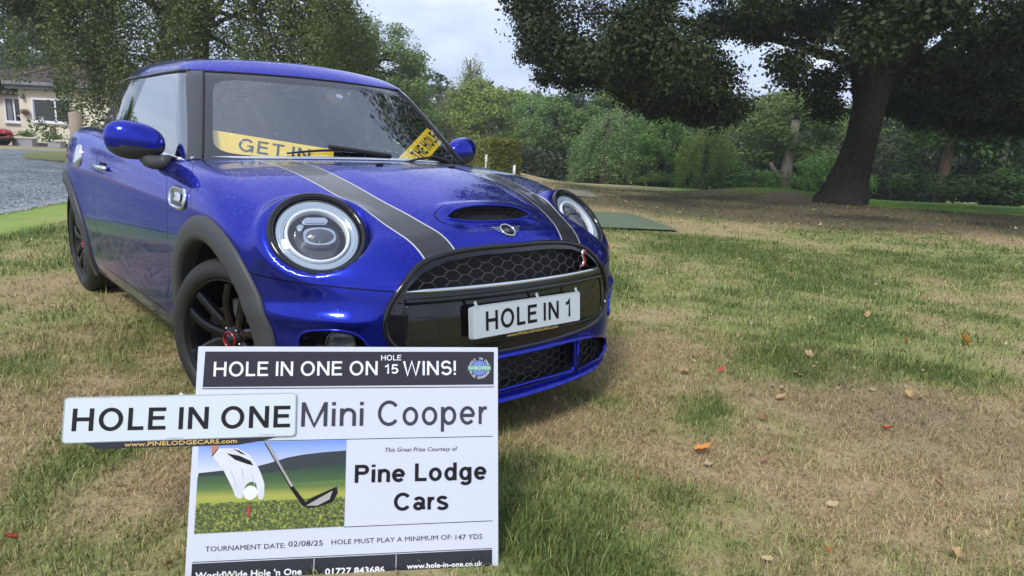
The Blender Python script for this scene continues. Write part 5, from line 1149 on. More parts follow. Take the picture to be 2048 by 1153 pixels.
    for p, x, y, s, sz, tint, nm, lab in T:
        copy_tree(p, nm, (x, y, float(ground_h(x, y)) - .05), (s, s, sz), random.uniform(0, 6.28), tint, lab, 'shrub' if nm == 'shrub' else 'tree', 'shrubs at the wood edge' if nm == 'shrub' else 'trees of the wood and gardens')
    for p in (pb, pb2, pw_, pw2, pc, pu):
        for ch in list(p.children): bpy.data.objects.remove(ch)
        bpy.data.objects.remove(p)
    # slender bare trunks of the dark wood
    r = np.random.default_rng(9)
    for x, y, w_, H, mt, lab in ((-7.2, 31.9, .22, 4.6, M['trunk_red'], 'reddish brown bare tree trunk in front of the dark wood'), (-5.55, 33.4, .17, 4.4, M['bark_pale'], 'thin greyish leaning tree trunk near the right edge'), (-12.9, 29.3, .26, 3.4, M['bark_pale'], 'pale grey trunk with a torn side branch at the wood edge')):
        z0 = float(ground_h(x, y)); e = empty('tree_trunk', (x, y, z0), lab, 'tree trunk'); q = smooth_line([[x, y, z0 - .2], [x + .02, y, z0 + H * .4], [x + .12, y + .1, z0 + H]], 12); V, F = tube(q, np.linspace(w_ * 1.15, w_ * .75, 12), 12); add('trunk', V, F, mt, e)
        if 'torn' in lab:
            P = smooth_line([[x, y, z0 + .55], [x - .35, y - .33, z0 + 1.0], [x - .55, y - .5, z0 + 1.45]], 8); add('branch', *tube(P, np.linspace(.20, .07, 8), 8), mt, e)
            P = smooth_line([[x - .3, y - .28, z0 + .92], [x - .7, y - .7, z0 + .85], [x - 1.1, y - 1.1, z0 + .72]], 8); add('branch', *tube(P, np.linspace(.05, .02, 8), 6), mt, e)
    # the weeping birch behind the car and the young oak beside it
    r = np.random.default_rng(77); bx, by = -17.2, 4.7; z0 = float(ground_h(bx, by)); o0 = np.array([bx, by, z0]); e1 = np.array([.6661, .7458, 0]); e2 = np.array([-.7387, .6741, 0])
    e = empty('weeping_birch', tuple(o0), 'big weeping birch hanging its fine foliage behind the blue car', 'tree')
    K = 1150; a = r.uniform(-4.9, 4.3, K); b = r.normal(0, 1.5, K); top_ = np.interp(a, [-4.9, -3.6, -1, 1.5, 3.4, 4.3], [5.0, 6.4, 9, 8.6, 6.6, 4.2]); low_ = np.interp(a, [-4.9, -4.3, -3.8, -3.3, -3.05, -2.8, -2.4, 2, 3.6, 4.3], [4.5, 4.1, 3.5, 2.7, 1.8, .9, .5, .6, 1.9, 2.6]); z1 = low_ + (top_ - low_) * r.random(K)**.8; Ls = np.minimum(r.uniform(.7, 2.2, K), z1 - low_ + .35)
    per = 195; t = r.random((K, per)); S = a[:, None] * e1 + b[:, None] * e2; dr = r.normal(size=(K, 2)) * .18
    P = S[:, None] + (dr[:, :1] * e1 + dr[:, 1:] * e2)[:, None] * t[..., None] + np.array([0, 0, 1.]) * (z1[:, None, None] - Ls[:, None, None] * t[..., None]) + r.normal(size=(K, per, 3)) * np.array([.13, .13, .07]); P = P.reshape(-1, 3); P[:, 2] = np.maximum(P[:, 2], .1); I = np.repeat(np.arange(K), per)
    V = leaves_at(P + o0, .078, r, None, .3, .62); cr = crown_obj(V, None, M['birch_leaf'], r, tone=r.random(K)[I]); cr.parent = e; cr.matrix_parent_inverse = Matrix.Translation(-o0); cr.color = (1, 1, 1, 1)
    tg = [S[i] + [0, 0, z1[i]] for i in range(26)]; V, F = limbs(np.array([[0, 0, -.2], [.1, 0, 2.2], [.0, .2, 4.5], [.2, .1, 8]]), [.30, .22, .17, .06], tg, r, .07); add('trunk', V + o0, F, M['bark'], e)
    p = tree_proto('broad', 8.2, 2.9, 30000, 31, .15); e = copy_tree(p, 'young_oak', (-29.6, 17.5, float(ground_h(-29.6, 17.5))), (1.0, 1.0, .87), 1., (.95, 1.1, .75), 'dark green lobed tree rising right behind the car roof', 'tree')
    for ch in list(p.children): bpy.data.objects.remove(ch)
    bpy.data.objects.remove(p)
    # the wood behind, which reads as one mass
    n = 95000; s = r.uniform(-60, 95, n); D = r.uniform(58, 74, n); x = 2.53 - .7387 * D + .6661 * s; y = -1.6 + .6741 * D + .7458 * s; tp = 4.2 + 2.6 * vnoise(s, D * .3, 5, 55, 3) * 1.6; z = -2.6 + (tp + 2.6) * r.random(n)**.8 - .5
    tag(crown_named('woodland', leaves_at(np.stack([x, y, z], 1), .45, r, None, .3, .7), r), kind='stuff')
    n = 45000; s = r.uniform(-1, 22, n); D = r.uniform(35, 41, n); x = 2.53 - .7387 * D + .6661 * s; y = -1.6 + .6741 * D + .7458 * s; z = ground_h(x, y) + r.random(n)**1.4 * np.interp(s, [-1, 6, 12, 22], [1.4, 1.6, 3.2, 3.8])
    tag(crown_named('undergrowth', leaves_at(np.stack([x, y, z], 1), .19, r, None, .3, .7), r), kind='stuff')
def crown_named(name, V, r):
    n = len(V) // 4; return fast_mesh(name, V, 4, M['wood_leaf'], None, attrs={'rnd': np.repeat(r.random(n), 4)})
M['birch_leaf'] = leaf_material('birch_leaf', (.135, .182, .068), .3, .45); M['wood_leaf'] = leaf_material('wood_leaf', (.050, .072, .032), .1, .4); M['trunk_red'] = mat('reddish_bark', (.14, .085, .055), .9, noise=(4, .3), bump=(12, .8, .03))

def build_hedge():
    r = np.random.default_rng(5); p0 = np.array([-15.6, 14.3]); p1 = np.array([-27.5, 21.2]); d = (p1 - p0) / np.linalg.norm(p1 - p0); nrm = np.array([d[1], -d[0]]); L_ = np.linalg.norm(p1 - p0); n = 30000; Wd, H = 1.0, 1.14
    # leaves on the near face, near end and top
    u = r.uniform(0, L_, n); f = r.integers(0, 4, n); v = r.random(n); j = r.normal(0, .035, (n, 3))
    a = np.where(f == 3, r.uniform(0, .05, n), u); b = np.where(f == 0, Wd / 2, np.where(f == 1, -Wd / 2, (v - .5) * Wd)); z = np.where(f == 2, H, v * H); z = np.where(f == 3, r.random(n) * H, z)
    x = p0[0] + a * d[0] + b * nrm[0]; y = p0[1] + a * d[1] + b * nrm[1]; z = z * (1 + .03 * np.sin(a * 1.3)) + ground_h(x, y); P = np.stack([x, y, z], 1) + j
    e = empty('hedge', (p0[0], p0[1], float(ground_h(*p0))), 'long clipped green hedge with a square top beyond the car bonnet', 'hedge')
    V = leaves_at(P, .085, r, None, .2, .7); o = fast_mesh('foliage', V - np.array(e.location), 4, M['hedge_leaf'], e, attrs={'rnd': np.repeat(r.random(n), 4)})
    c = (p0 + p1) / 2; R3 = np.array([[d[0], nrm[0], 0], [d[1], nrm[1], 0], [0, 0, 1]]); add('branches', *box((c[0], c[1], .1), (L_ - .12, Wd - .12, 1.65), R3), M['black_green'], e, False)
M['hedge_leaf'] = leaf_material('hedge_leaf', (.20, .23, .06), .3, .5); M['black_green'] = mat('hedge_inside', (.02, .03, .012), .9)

# ================================================================== HOUSE AND ITS THINGS (local frame: r along the picture, d towards the viewer, z up)
def build_house():
    H0 = np.array([-33.87 + 0, 2.97 - 0, 0.]) ; H0 = np.array([-34.1, 2.7, 0]); H0[2] = float(ground_h(H0[0], H0[1])) + .03
    e1 = np.array([.6661, .7458, 0]); e2 = np.array([.7387, -.6741, 0]); R3 = np.stack([e1, e2, [0, 0, 1]], 1); P3 = lambda r, d, z: H0 + r * e1 + d * e2 + np.array([0, 0, z])
    bx = lambda r0, r1, d0, d1, z0, z1: box(P3((r0 + r1) / 2, (d0 + d1) / 2, (z0 + z1) / 2), (abs(r1 - r0), abs(d1 - d0), z1 - z0), R3)
    h = empty('house', tuple(H0), 'cream rendered bungalow with a brown tiled roof and brick chimney', 'house'); A = lambda nm, vf, m_, par=h, sm=False: add(nm, vf[0], vf[1], m_, par, sm)
    cream = mat('cream_render', (.74, .69, .55), .85, noise=(2, .06), bump=(60, .2, .004)); tile = roof_mat(); upvc = mat('white_window_frame', (.78, .80, .84), .3); dark = M['win_glass'] = mat('window_glass', (.02, .022, .025), .05, 0, 0, spec=.8)
    A('wall', bx(0, 5.2, -5, 0, -.2, 2.34), cream); A('wall', bx(-6, -.002, -5.4, -.40, -.2, 2.10), cream)
    A('fascia', bx(-.34, 5.4, -.1, .30, 2.36, 2.64), mat('grey_fascia', (.11, .11, .125), .5)); A('gutter', bx(-.38, 5.4, .302, .40, 2.53, 2.66), mat('grey_gutter', (.22, .23, .26), .4)); A('soffit', bx(-6, -.34, -.6, -.05, 2.105, 2.36), mat('black_timber', (.02, .017, .017), .7))
    A('plinth', bx(-.02, 5.2, .003, .03, -.2, .14), mat('dark_plinth', (.06, .045, .045), .8)); A('downpipe', tube([P3(-.14, -.30, 2.36), P3(-.10, -.33, 2.2), P3(-.08, -.36, 1.95)], .05, 8), upvc)
    ap = [P3(1.1, -2.6, 3.78), P3(3.6, -2.6, 3.78)]; ev = [P3(-6.3, .05, 2.36), P3(-.4, .32, 2.665), P3(5.5, .32, 2.665), P3(5.5, -5.5, 2.665), P3(-6.3, -5.7, 2.36)]
    r = np.array([ev[0], ev[1], ev[2], ap[1], ap[0], ev[3], ev[4]]); A('roof', (r, [[1, 2, 3, 4], [0, 1, 4], [2, 5, 3], [5, 6, 4, 3], [6, 0, 4]]), tile)
    # courses of tiles standing proud on the two visible slopes
    ms = []
    for t in np.linspace(.03, .95, 19):
        for a, b in (((ev[1], ev[2]), (ap[0], ap[1])), ((ev[0], ev[1]), (ap[0], ap[0]))):
            p = a[0] * (1 - t) + b[0] * t; q = a[1] * (1 - t) + b[1] * t; nn = np.array([0, 0, .022]) + e2 * .012; ms.append((np.array([p, q, q + nn, p + nn]), [[0, 1, 2, 3]])); t2 = t + .045; p2 = a[0] * (1 - t2) + b[0] * t2; q2 = a[1] * (1 - t2) + b[1] * t2; ms.append((np.array([p + nn, q + nn, q2, p2]), [[0, 1, 2, 3]]))
    o = A('tile_courses', join(*ms), tile); o['kind'] = 'stuff'
    A('ridge', tube([ev[1] + [0, 0, .03], ap[0] + [0, 0, .03], ap[1] + [0, 0, .03]], .06, 8), tile)
    c = A('chimney', bx(1.15, 1.66, -1.9, -1.4, 2.7, 3.78), brick_mat()); A('chimney_pot', tube([P3(1.4, -1.65, 3.78), P3(1.4, -1.65, 4.0)], .1, 12), mat('clay_pot', (.3, .13, .08), .8), c)
    def window(nm, r0, r1, z0, z1, d, mull, panes):
        w_ = A(nm, join(bx(r0, r1, d, d + .05, z1 - .07, z1), bx(r0, r1, d, d + .05, z0, z0 + .07), bx(r0, r0 + .07, d, d + .05, z0 + .07, z1 - .07), bx(r1 - .07, r1, d, d + .05, z0 + .07, z1 - .07), *[bx(m_ - .035, m_ + .035, d, d + .05, z0 + .07, z1 - .07) for m_ in mull]), upvc)
        e = [r0] + list(mull) + [r1]
        for i in range(len(e) - 1): A('pane', bx(e[i] + (.07 if i == 0 else .035), e[i + 1] - (.07 if i == len(e) - 2 else .035), d + .005, d + .02, z0 + .07, z1 - .07), dark, w_)
        A('sill', bx(r0 - .05, r1 + .05, d + .0, d + .12, z0 - .05, z0 - .002), upvc, w_); return w_
    w1 = window('window', -.92, -.03, .95, 2.02, -.398, [-.49], 2); A('curtain', bx(-.80, -.60, -.376, -.371, 1.03, 1.94), mat('grey_curtain', (.20, .21, .23), .9), w1)
    w2 = window('window', .55, 2.25, 1.02, 2.02, .002, [1.56], 2); A('ornament', bx(.80, 1.02, .024, .03, 1.10, 1.24), mat('pale_ornament', (.35, .36, .4), .6), w2); A('bright_edge', bx(.62, .68, .024, .03, 1.10, 1.94), mat('net_curtain', (.25, .27, .3), .8), w2)
    # lantern, basket, plaque
    e = empty('wall_lantern', tuple(P3(.22, .05, 2.05)), 'small blue-grey lantern high on the cream wall beside the window', 'lantern'); add('body', *bbox(P3(.22, .10, 2.05), (.13, .13, .17), .02, R3), mat('lantern_metal', (.10, .16, .22), .4), e); add('bracket', *tube([P3(.22, .0, 2.15), P3(.22, .10, 2.17), P3(.22, .10, 2.13)], .012, 6), M['black'], e)
    e = empty('wall_basket', tuple(P3(.30, .1, 1.4)), 'dried reddish flower basket hung on the cream wall', 'basket'); rr = np.random.default_rng(2); V, F = lathe(P3(.30, .12, 1.28), (0, 0, 1), [(.03, 0), (.12, .06), (.15, .14)], 20); add('bowl', V, F, mat('basket_fibre', (.18, .12, .08), .9), e)
    P = P3(.30, .12, 1.43) + rr.normal(size=(260, 3)) * [.09, .09, .05]; fast_mesh('flowers', leaves_at(P, .06, rr) - np.array(e.location), 4, mat('dry_flowers', (.24, .13, .10), .8), e, attrs={'rnd': np.repeat(rr.random(260), 4)})['kind'] = 'stuff'
    pts = [(1.22, .52), (1.49, .52), (1.49, .74)] + [(1.355 + .135 * math.cos(t), .74 + .11 * math.sin(t)) for t in np.linspace(.2, 2.94, 9)] + [(1.22, .74)]
    e = empty('wall_plaque', tuple(P3(1.35, .02, .65)), 'small arched dark green plaque with gold marks on the cream wall', 'plaque'); add('plate', *extrude_poly(pts, P3(0, .004, 0), e1, [0, 0, 1.], e2, 0, .02), mat('plaque_green', (.02, .04, .025), .4), e, False)
    ms = [extrude_poly([(1.27, z), (1.27 + l_, z), (1.27 + l_, z + .018), (1.27, z + .018)], P3(0, .004, 0), e1, [0, 0, 1.], e2, .0, .022) for z, l_ in ((.76, .12), (.71, .16), (.66, .14), (.61, .17), (.56, .12))]; add('gold_marks', *join(*ms), M['gold'], e, False)
    # planters and step
    def planter(r, d, w_, hh, lab, s):
        e = empty('planter', tuple(P3(r, d, 0)), lab, 'planter', 'grey planters by the house'); m_ = M.setdefault('lead', mat('grey_planter', (.30, .31, .33), .6, noise=(8, .15)))
        V, F = box(P3(r, d, hh / 2), (w_, .34, hh), R3); V[:, 2] = V[:, 2]; add('trough', V, F, m_, e, False); add('rim', *box(P3(r, d, hh + .012), (w_ + .04, .38, .024), R3), m_, e, False)
        rr = np.random.default_rng(s); P = P3(r, d, hh + .10) + rr.normal(size=(700, 1)) * .16 * w_ * e1 * 1.6 + rr.normal(size=(700, 1)) * .08 * e2 + np.abs(rr.normal(size=(700, 1))) * np.array([0, 0, .10])
        o = fast_mesh('plant', leaves_at(P, .07, rr) - np.array(e.location), 4, M['leaf'], e, attrs={'rnd': np.repeat(rr.random(700), 4)}); o.color = (.8, 1.0, .8, 1); o['kind'] = 'stuff'
    planter(.70, .75, .66, .30, 'larger grey stone planter with a low green plant near the red car', 3); planter(1.86, .62, .52, .24, 'lower grey stone planter with a green plant below the plaque', 4)
    e = tag(add('door_step', *box(P3(.14, .42, .14), (.34, .40, .28), R3), mat('stone_step', (.42, .38, .30), .8), None, False), 'pale stone step block beside the larger planter', 'step')
    # kerb-less pale concrete apron
    P = [P3(r, d, 0)[:2] for r, d in ((-7, -.2), (3.5, -.2), (3.5, .9), (2.2, 1.2), (1.0, 2.3), (-1.2, 3.4), (-7, 3.2))]; sheet('patio_path', P, mat('pale_concrete', (.50, .46, .38), .9, noise=(1.5, .12)), .012, 1.)
    # red parked car: nose and front wheel reach into the picture
    build_red_car(P3, e1, e2)
def roof_mat():
    mt, n, l, p = new_mat('brown_roof_tile'); tcn = n.new('ShaderNodeTexCoord'); b = n.new('ShaderNodeTexBrick'); b.inputs['Scale'].default_value = 4; b.inputs['Color1'].default_value = (.115, .085, .075, 1); b.inputs['Color2'].default_value = (.17, .13, .115, 1); b.inputs['Mortar'].default_value = (.05, .04, .04, 1); b.inputs['Mortar Size'].default_value = .02; b.inputs['Bias'].default_value = -.1
    l.new(tcn.outputs['Object'], b.inputs['Vector']); l.new(b.outputs['Color'], p.inputs['Base Color']); p.inputs['Roughness'].default_value = .85; return mt
def brick_mat():
    mt, n, l, p = new_mat('chimney_brick'); tcn = n.new('ShaderNodeTexCoord'); mp = n.new('ShaderNodeMapping'); mp.inputs['Rotation'].default_value = (rad(90), 0, rad(48)); l.new(tcn.outputs['Object'], mp.inputs['Vector']); b = n.new('ShaderNodeTexBrick'); b.inputs['Scale'].default_value = 6; b.inputs['Color1'].default_value = (.26, .115, .08, 1); b.inputs['Color2'].default_value = (.19, .10, .085, 1); b.inputs['Mortar'].default_value = (.34, .30, .26, 1); b.inputs['Mortar Size'].default_value = .025
    l.new(mp.outputs[0], b.inputs['Vector']); l.new(b.outputs['Color'], p.inputs['Base Color']); p.inputs['Roughness'].default_value = .9; return mt
def build_red_car(P3, e1, e2):
    """nose towards +e1; side faces the viewer"""
    c0 = P3(.35, 1.5, 0); z0 = float(ground_h(c0[0], c0[1])); q = lambda a, d, z: np.array([c0[0], c0[1], z0]) + a * e1 + d * e2 + np.array([0, 0, z])   # a: 0 at the nose tip, negative to the rear
    car = empty('parked_car', tuple(q(-2, 0, 0)), 'red car parked in front of the cream house, only its nose in view', 'car'); red = mat('red_paint', (.55, .015, .02), .25, 0, 1.)
    # lofted body: per station a (x), half width, list of heights
    st = [(0, .50, .30, .52), (-.06, .66, .24, .60), (-.25, .78, .20, .68), (-.6, .85, .19, .76), (-1.05, .88, .19, .84), (-1.5, .89, .19, .90), (-2.6, .89, .19, .93), (-3.6, .87, .2, .96), (-3.95, .78, .26, .92), (-4.05, .66, .36, .8)]
    V = []; k = 12
    for a, w_, zl, zh in st:
        for i in range(k):
            t = -math.pi / 2 + 2 * math.pi * i / k; sx = math.copysign(abs(math.cos(t))**.55, math.cos(t)); sz = math.copysign(abs(math.sin(t))**.6, math.sin(t)); V.append(q(a, w_ * sx, (zl + zh) / 2 + (zh - zl) / 2 * sz))
    F = [[i * k + j, i * k + (j + 1) % k, (i + 1) * k + (j + 1) % k, (i + 1) * k + j] for i in range(len(st) - 1) for j in range(k)] + [list(range(k)), [(len(st) - 1) * k + j for j in range(k)][::-1]]
    add('body', np.array(V), F, red, car)
    g = [(-1.15, .72, .84), (-1.55, .68, 1.12), (-1.95, .62, 1.34), (-2.7, .60, 1.40), (-3.3, .58, 1.33), (-3.75, .62, .98)]; V = []
    for a, w_, z in g: V += [q(a, -w_ - .06, .86), q(a, -w_ + .04, z - .03), q(a, 0, z), q(a, w_ - .04, z - .03), q(a, w_ + .06, .86)]
    add('windows', np.array(V), [[i * 5 + j, i * 5 + j + 1, (i + 1) * 5 + j + 1, (i + 1) * 5 + j] for i in range(5) for j in range(4)], M['win_glass'], car)
    V = []
    for a, w_, z in g[2:5]: V += [q(a, -w_ + .04, z - .015), q(a, 0, z + .02), q(a, w_ - .04, z - .015)]
    add('roof', np.array(V), [[i * 3 + j, i * 3 + j + 1, (i + 1) * 3 + j + 1, (i + 1) * 3 + j] for i in range(2) for j in range(2)], red, car)
    for a in (-.72, -3.2):
        for s in (1, -1):
            w_ = empty('wheel', tuple(q(a, .80 * s, .31)), None, None); w_.parent = car; w_.location = Vector(q(a, .80 * s, .31)) - car.location
            add('tyre', *lathe(q(a, .78 * s, .31), e2 * s, [(.20, -.1), (.30, -.09), (.31, 0), (.305, .10), (.22, .12)], 40), M['tyre'], w_); ms = [lathe(q(a, .78 * s, .31), e2 * s, [(.23, .11), (.215, .115), (.20, .08), (.19, 0)], 36), lathe(q(a, .78 * s, .31), e2 * s, [(.0, .12), (.05, .12), (.06, .1)], 20)]
            for i in range(5):
                t = rad(72 * i + 18); d = math.cos(t) * e1 + math.sin(t) * np.array([0, 0, 1.]); tg = -math.sin(t) * e1 + math.cos(t) * np.array([0, 0, 1.]); c = q(a, .78 * s, .31) + e2 * s * .10
                ms.append((np.array([c + d * .04 - tg * .03, c + d * .04 + tg * .03, c + d * .21 + tg * .035, c + d * .21 - tg * .035]), [[0, 1, 2, 3]]))
            add('rim', *join(*ms), M['silver'], w_); add('wheel_well', *lathe(q(a, .84 * s, .33), e2 * s, [(0, -.02), (.36, -.02), (.365, .045)], 30), M['black'], w_)
    for s in (1, -1): add('headlight', *lathe(q(-.24, .62 * s, .60), (e1 * .8 + e2 * .5 * s + np.array([0, 0, .3])), [(.13, -.02), (.12, .03), (.06, .045), (0, .05)], 20, sx=1.2, sy=.6), M['lamp_clear'], car)
    add('front_bumper_lip', *box(q(-.06, 0, .25), (.10, 1.2, .10), np.stack([e1, e2, [0, 0, 1]], 1)), M['black'], car, False)
M['silver'] = mat('silver_rim', (.55, .56, .58), .3, .8); M['lamp_clear'] = mat('clear_lamp', (.6, .62, .66), .15, .2, 1.)

# ================================================================== SIGNS
BO = np.array([.79, -1.1057, .5333]); BA = np.array([.5431, .83966, -.00232]); BB = np.array([.29161, -.19121, -.93723]); BN = -np.cross(BA, BB); BN /= np.linalg.norm(BN)
def flat(name, P2, h, mt, par, O=BO, a=BA, b=BB, n=BN, th=.0004):
    return add(name, *extrude_poly(P2, O, a, b, n, h - th, h), mt, par, False)
def build_board():
    s = empty('notice_board', (float(BO[0] + .38 * BA[0] + .57 * BB[0]), float(BO[1] + .38 * BA[1] + .57 * BB[1]), 0), 'white printed golf prize board with a black top banner standing in the grass', 'sign')
    flat('panel', rrect(-.001, -.001, .763, .569, .002, 2), .0, M['board'], s, th=.010); flat('banner', [(.0165, .0120), (.7525, .0110), (.7515, .0985), (.0150, .1010)], .0006, M['banner'], s)
    def rule(nm, p, q, w_, h=.0006, m_='ink'): flat(nm, [p, q, (q[0], q[1] + w_), (p[0], p[1] + w_)], h, M[m_], s, th=.0003)
    for p, q, w_ in (((.0147, .1040), (.7526, .1036), .0022), ((.0147, .2355), (.7488, .2338), .0016), ((.3704, .4515), (.7480, .4500), .0016), ((.0141, .5205), (.7465, .5188), .0016)): rule('rule', p, q, w_)
    flat('footer', [(.0138, .5245), (.7470, .5225), (.7470, .5690), (.0138, .5690)], .0006, M['footer'], s)
    rule('divider', (.2994, .5250), (.3006, .5250), .044, .0010, 'white'); rule('divider', (.5008, .5250), (.5020, .5250), .044, .0010, 'white')
    K = (BO, BA, BB, BN)
    T = lambda t, p, q, c, w_, m_='ink', **k: lettering(t, p, q, c, w_, *K, M[m_], s, .0012, **k)
    T('HOLE IN ONE ON', (.0391, .0745), (.4450, .0725), .0365, .15, 'white'); T('HOLE', (.4536, .0345), (.5057, .0340), .0142, .15, 'white'); T('15', (.4618, .0690), (.4973, .0688), .0245, .16, 'white'); T('WINS!', (.5112, .0738), (.6499, .0722), .0372, .15, 'white')
    T('Mini', (.2566, .2018), (.4114, .2020), .0610, .135, 'print'); T('Cooper', (.4483, .2024), (.7336, .2019), .0630, .135, 'print'); T('Pine', (.3934, .3446), (.5205, .3450), .0445, .185, gap=.13); T('Lodge', (.5456, .3450), (.7325, .3450), .0450, .185, gap=.13); T('Cars', (.4932, .4165), (.6309, .4170), .0435, .185, gap=.13)
    S = lambda t, p, q, c, m_='ink', **k: small_text(t, p, q, c, *K, M[m_], s, .0012, **k)
    S('This Great Prize Courtesy of', (.4685, .2690), (.6555, .2700), .0105, shear=.22)
    for t, p, q in (('TOURNAMENT DATE:', (.0425, .4975), (.2296, .4965)), ('HOLE MUST PLAY A MINIMUM OF:', (.3407, .4935), (.6425, .4929))): S(t, p, q, .0118, 'print')
    S('02/08/25', (.2368, .4940), (.3197, .4945), .0128); S('147 YDS', (.6515, .4946), (.7213, .4950), .0128)
    S("WorldWide Hole 'n One", (.0232, .5600), (.2707, .5612), .0150, 'white', bold=.0006); S('01727 843686', (.3279, .5650), (.4726, .5662), .0150, 'white', bold=.0007); S('www.hole-in-one.co.uk', (.5291, .5600), (.7214, .5612), .0120, 'white', bold=.0006); S('Product underwritten in accordance with WorldWide Hole \'N One Ltd.', (.5294, .5688), (.7267, .5690), .0040, 'white')
    # round crest
    cx_, cy0 = .7128, .0545; ci = lambda r, k=40: [(cx_ + r * math.cos(t), cy0 + r * math.sin(t)) for t in np.linspace(0, 2 * math.pi, k, endpoint=False)]
    flat('crest_globe', ci(.0205), .0012, M['crest_blue'], s); ms = []
    for t in np.linspace(-.8, .8, 7): ms.append(extrude_poly([(cx_ + .0195 * t - .0005, cy0 - .018 * math.sqrt(1 - t * t)), (cx_ + .0195 * t + .0005, cy0 - .018 * math.sqrt(1 - t * t)), (cx_ + .0195 * t + .0005, cy0 + .018 * math.sqrt(1 - t * t)), (cx_ + .0195 * t - .0005, cy0 + .018 * math.sqrt(1 - t * t))], *K, .0011, .0015))
    add('crest_lines', *join(*ms), M['crest_line'], s, False); flat('crest_band', [(cx_ - .031, cy0 - .0065), (cx_ + .031, cy0 - .0065), (cx_ + .031, cy0 + .0065), (cx_ - .031, cy0 + .0065)], .0019, M['crest_green'], s); small_text('WORLDWIDE', (cx_ - .029, cy0 + .004), (cx_ + .029, cy0 + .004), .0085, *K, M['white'], s, .0023)
    def ring_text(t, r_, a0, a1, flip):
        ms = []
        for i, ch in enumerate(t):
            if ch == ' ': continue
            a = rad(a0 + (a1 - a0) * i / (len(t) - 1)); c = bpy.data.curves.new('text', 'FONT'); c.body = ch; o = bpy.data.objects.new('text', c); me = bpy.data.meshes.new_from_object(o); bpy.data.objects.remove(o); V = np.array([v.co[:2] for v in me.vertices]); F = [list(p.vertices) for p in me.polygons]; bpy.data.meshes.remove(me)
            V = (V - [V[:, 0].mean(), .35]) * .0092; ex = np.array([-math.sin(a), math.cos(a)]) * (1 if not flip else -1); ey = np.array([math.cos(a), math.sin(a)]) * (1 if not flip else -1); p = np.array([cx_, cy0]) + r_ * np.array([math.cos(a), math.sin(a)]) + V[:, :1] * ex + V[:, 1:] * ey; ms.append((BO + p[:, :1] * BA + p[:, 1:] * BB + .0012 * BN, F))
        add('crest_lettering', *join(*ms), M['white'], s, False)
    ring_text('HOLE IN ONE', .0255, -160, -20, False); ring_text('PRIZE COVERAGE', .0255, 160, 20, True)
    # printed picture: a flat print on the board
    h = .0008
    def pr(nm, P, m_, lv): return flat(nm, P, .0008 + lv * .00025, M[m_], pic, th=.0002)
    pic = flat('printed_picture', [(.0134, .2385), (.3706, .2370), (.3704, .4500), (.0150, .4545)], .0008, M['print_sky'], s)
    pr('printed_hill', [(.0166, .3109), (.069, .3063), (.1319, .3028), (.1852, .2901), (.2245, .2784), (.2641, .2716), (.3143, .2666), (.3706, .2637), (.3706, .3047), (.1768, .3224), (.0160, .3255)], 'print_hill', 1)
    pr('printed_field', [(.0150, .3197), (.1765, .3149), (.3706, .2944), (.3706, .3402), (.1781, .3523), (.0150, .3598)], 'print_field', 2); pr('printed_field', [(.0150, .3520), (.1779, .3460), (.3706, .3352), (.3706, .3831), (.1797, .3895), (.0150, .3915)], 'print_light', 3)
    rg = random.Random(4); fr = [(.0150, .3841)] + [(.0150 + .3556 * i / 60, .3843 - .006 * i / 60 + rg.uniform(-.0016, .0016)) for i in range(1, 60)] + [(.3706, .3781), (.3704, .4500), (.0150, .4545)]; pr('printed_turf', fr, 'print_turf', 4)
    pr('printed_wrist', [(.0418, .2415), (.0602, .2420), (.0595, .2534), (.0468, .2679)], 'print_skin', 5)
    pr('printed_glove', [(.0455, .2695), (.0591, .2524), (.1051, .2522), (.1353, .2689), (.1518, .2893), (.1642, .3145), (.1737, .3398), (.1749, .3696), (.1719, .3784), (.162, .3766), (.1579, .3591), (.1541, .3392), (.1431, .3339), (.1336, .3386), (.1281, .3459), (.1248, .3606), (.123, .3729), (.1134, .3751), (.1059, .3674), (.0976, .3475), (.087, .3274), (.0763, .3074), (.0608, .2872)], 'print_glove', 6)
    for P in ([(.0805, .2642), (.1109, .2708), (.1384, .284), (.1452, .2952), (.1313, .2918), (.1016, .2806)], [(.0945, .253), (.1103, .2583), (.1279, .2697), (.1155, .2665)], [(.0455, .2695), (.0591, .2524), (.0612, .2530), (.0478, .2712)]): pr('printed_trim', P, 'ink', 7)
    for P in ([(.118, .300), (.122, .312), (.1235, .330), (.1222, .330), (.120, .313), (.1165, .301)], [(.145, .318), (.1500, .335), (.1520, .352), (.1508, .352), (.1485, .336), (.1438, .319)], [(.092, .305), (.102, .325), (.108, .345), (.1068, .345), (.1005, .326), (.0908, .306)]): pr('printed_crease', P, 'print_crease', 7)
    pr('printed_ball', [(.1414 + .0166 * math.cos(t), .3612 + .0172 * math.sin(t)) for t in np.linspace(0, 2 * math.pi, 36, endpoint=False)], 'print_ball', 8)
    pr('printed_finger', [(.156, .345), (.166, .352), (.1722, .366), (.171, .379), (.162, .3775), (.1585, .366)], 'print_glove', 9); pr('printed_tee', [(.1345, .3935), (.1434, .3938), (.1411, .4176), (.1385, .4176)], 'red', 9)
    pr('printed_shaft', [(.1692, .2400), (.1781, .2395), (.2431, .3477), (.2358, .3525)], 'print_steel', 5); pr('printed_shaft_edge', [(.1692, .2400), (.1720, .2400), (.2385, .3510), (.2358, .3525)], 'ink', 6); pr('printed_ferrule', [(.2348, .3524), (.2431, .3477), (.2743, .3876), (.2687, .3984)], 'ink', 6)
    pr('printed_club_head', [(.2661, .3948), (.2879, .3781), (.3498, .3522), (.3529, .3674), (.3409, .3897), (.3086, .3997), (.2788, .4026)], 'ink', 7); pr('printed_club_face', [(.2761, .3966), (.3078, .3790), (.3400, .3620), (.3330, .3830), (.3036, .3975)], 'print_steel', 8)
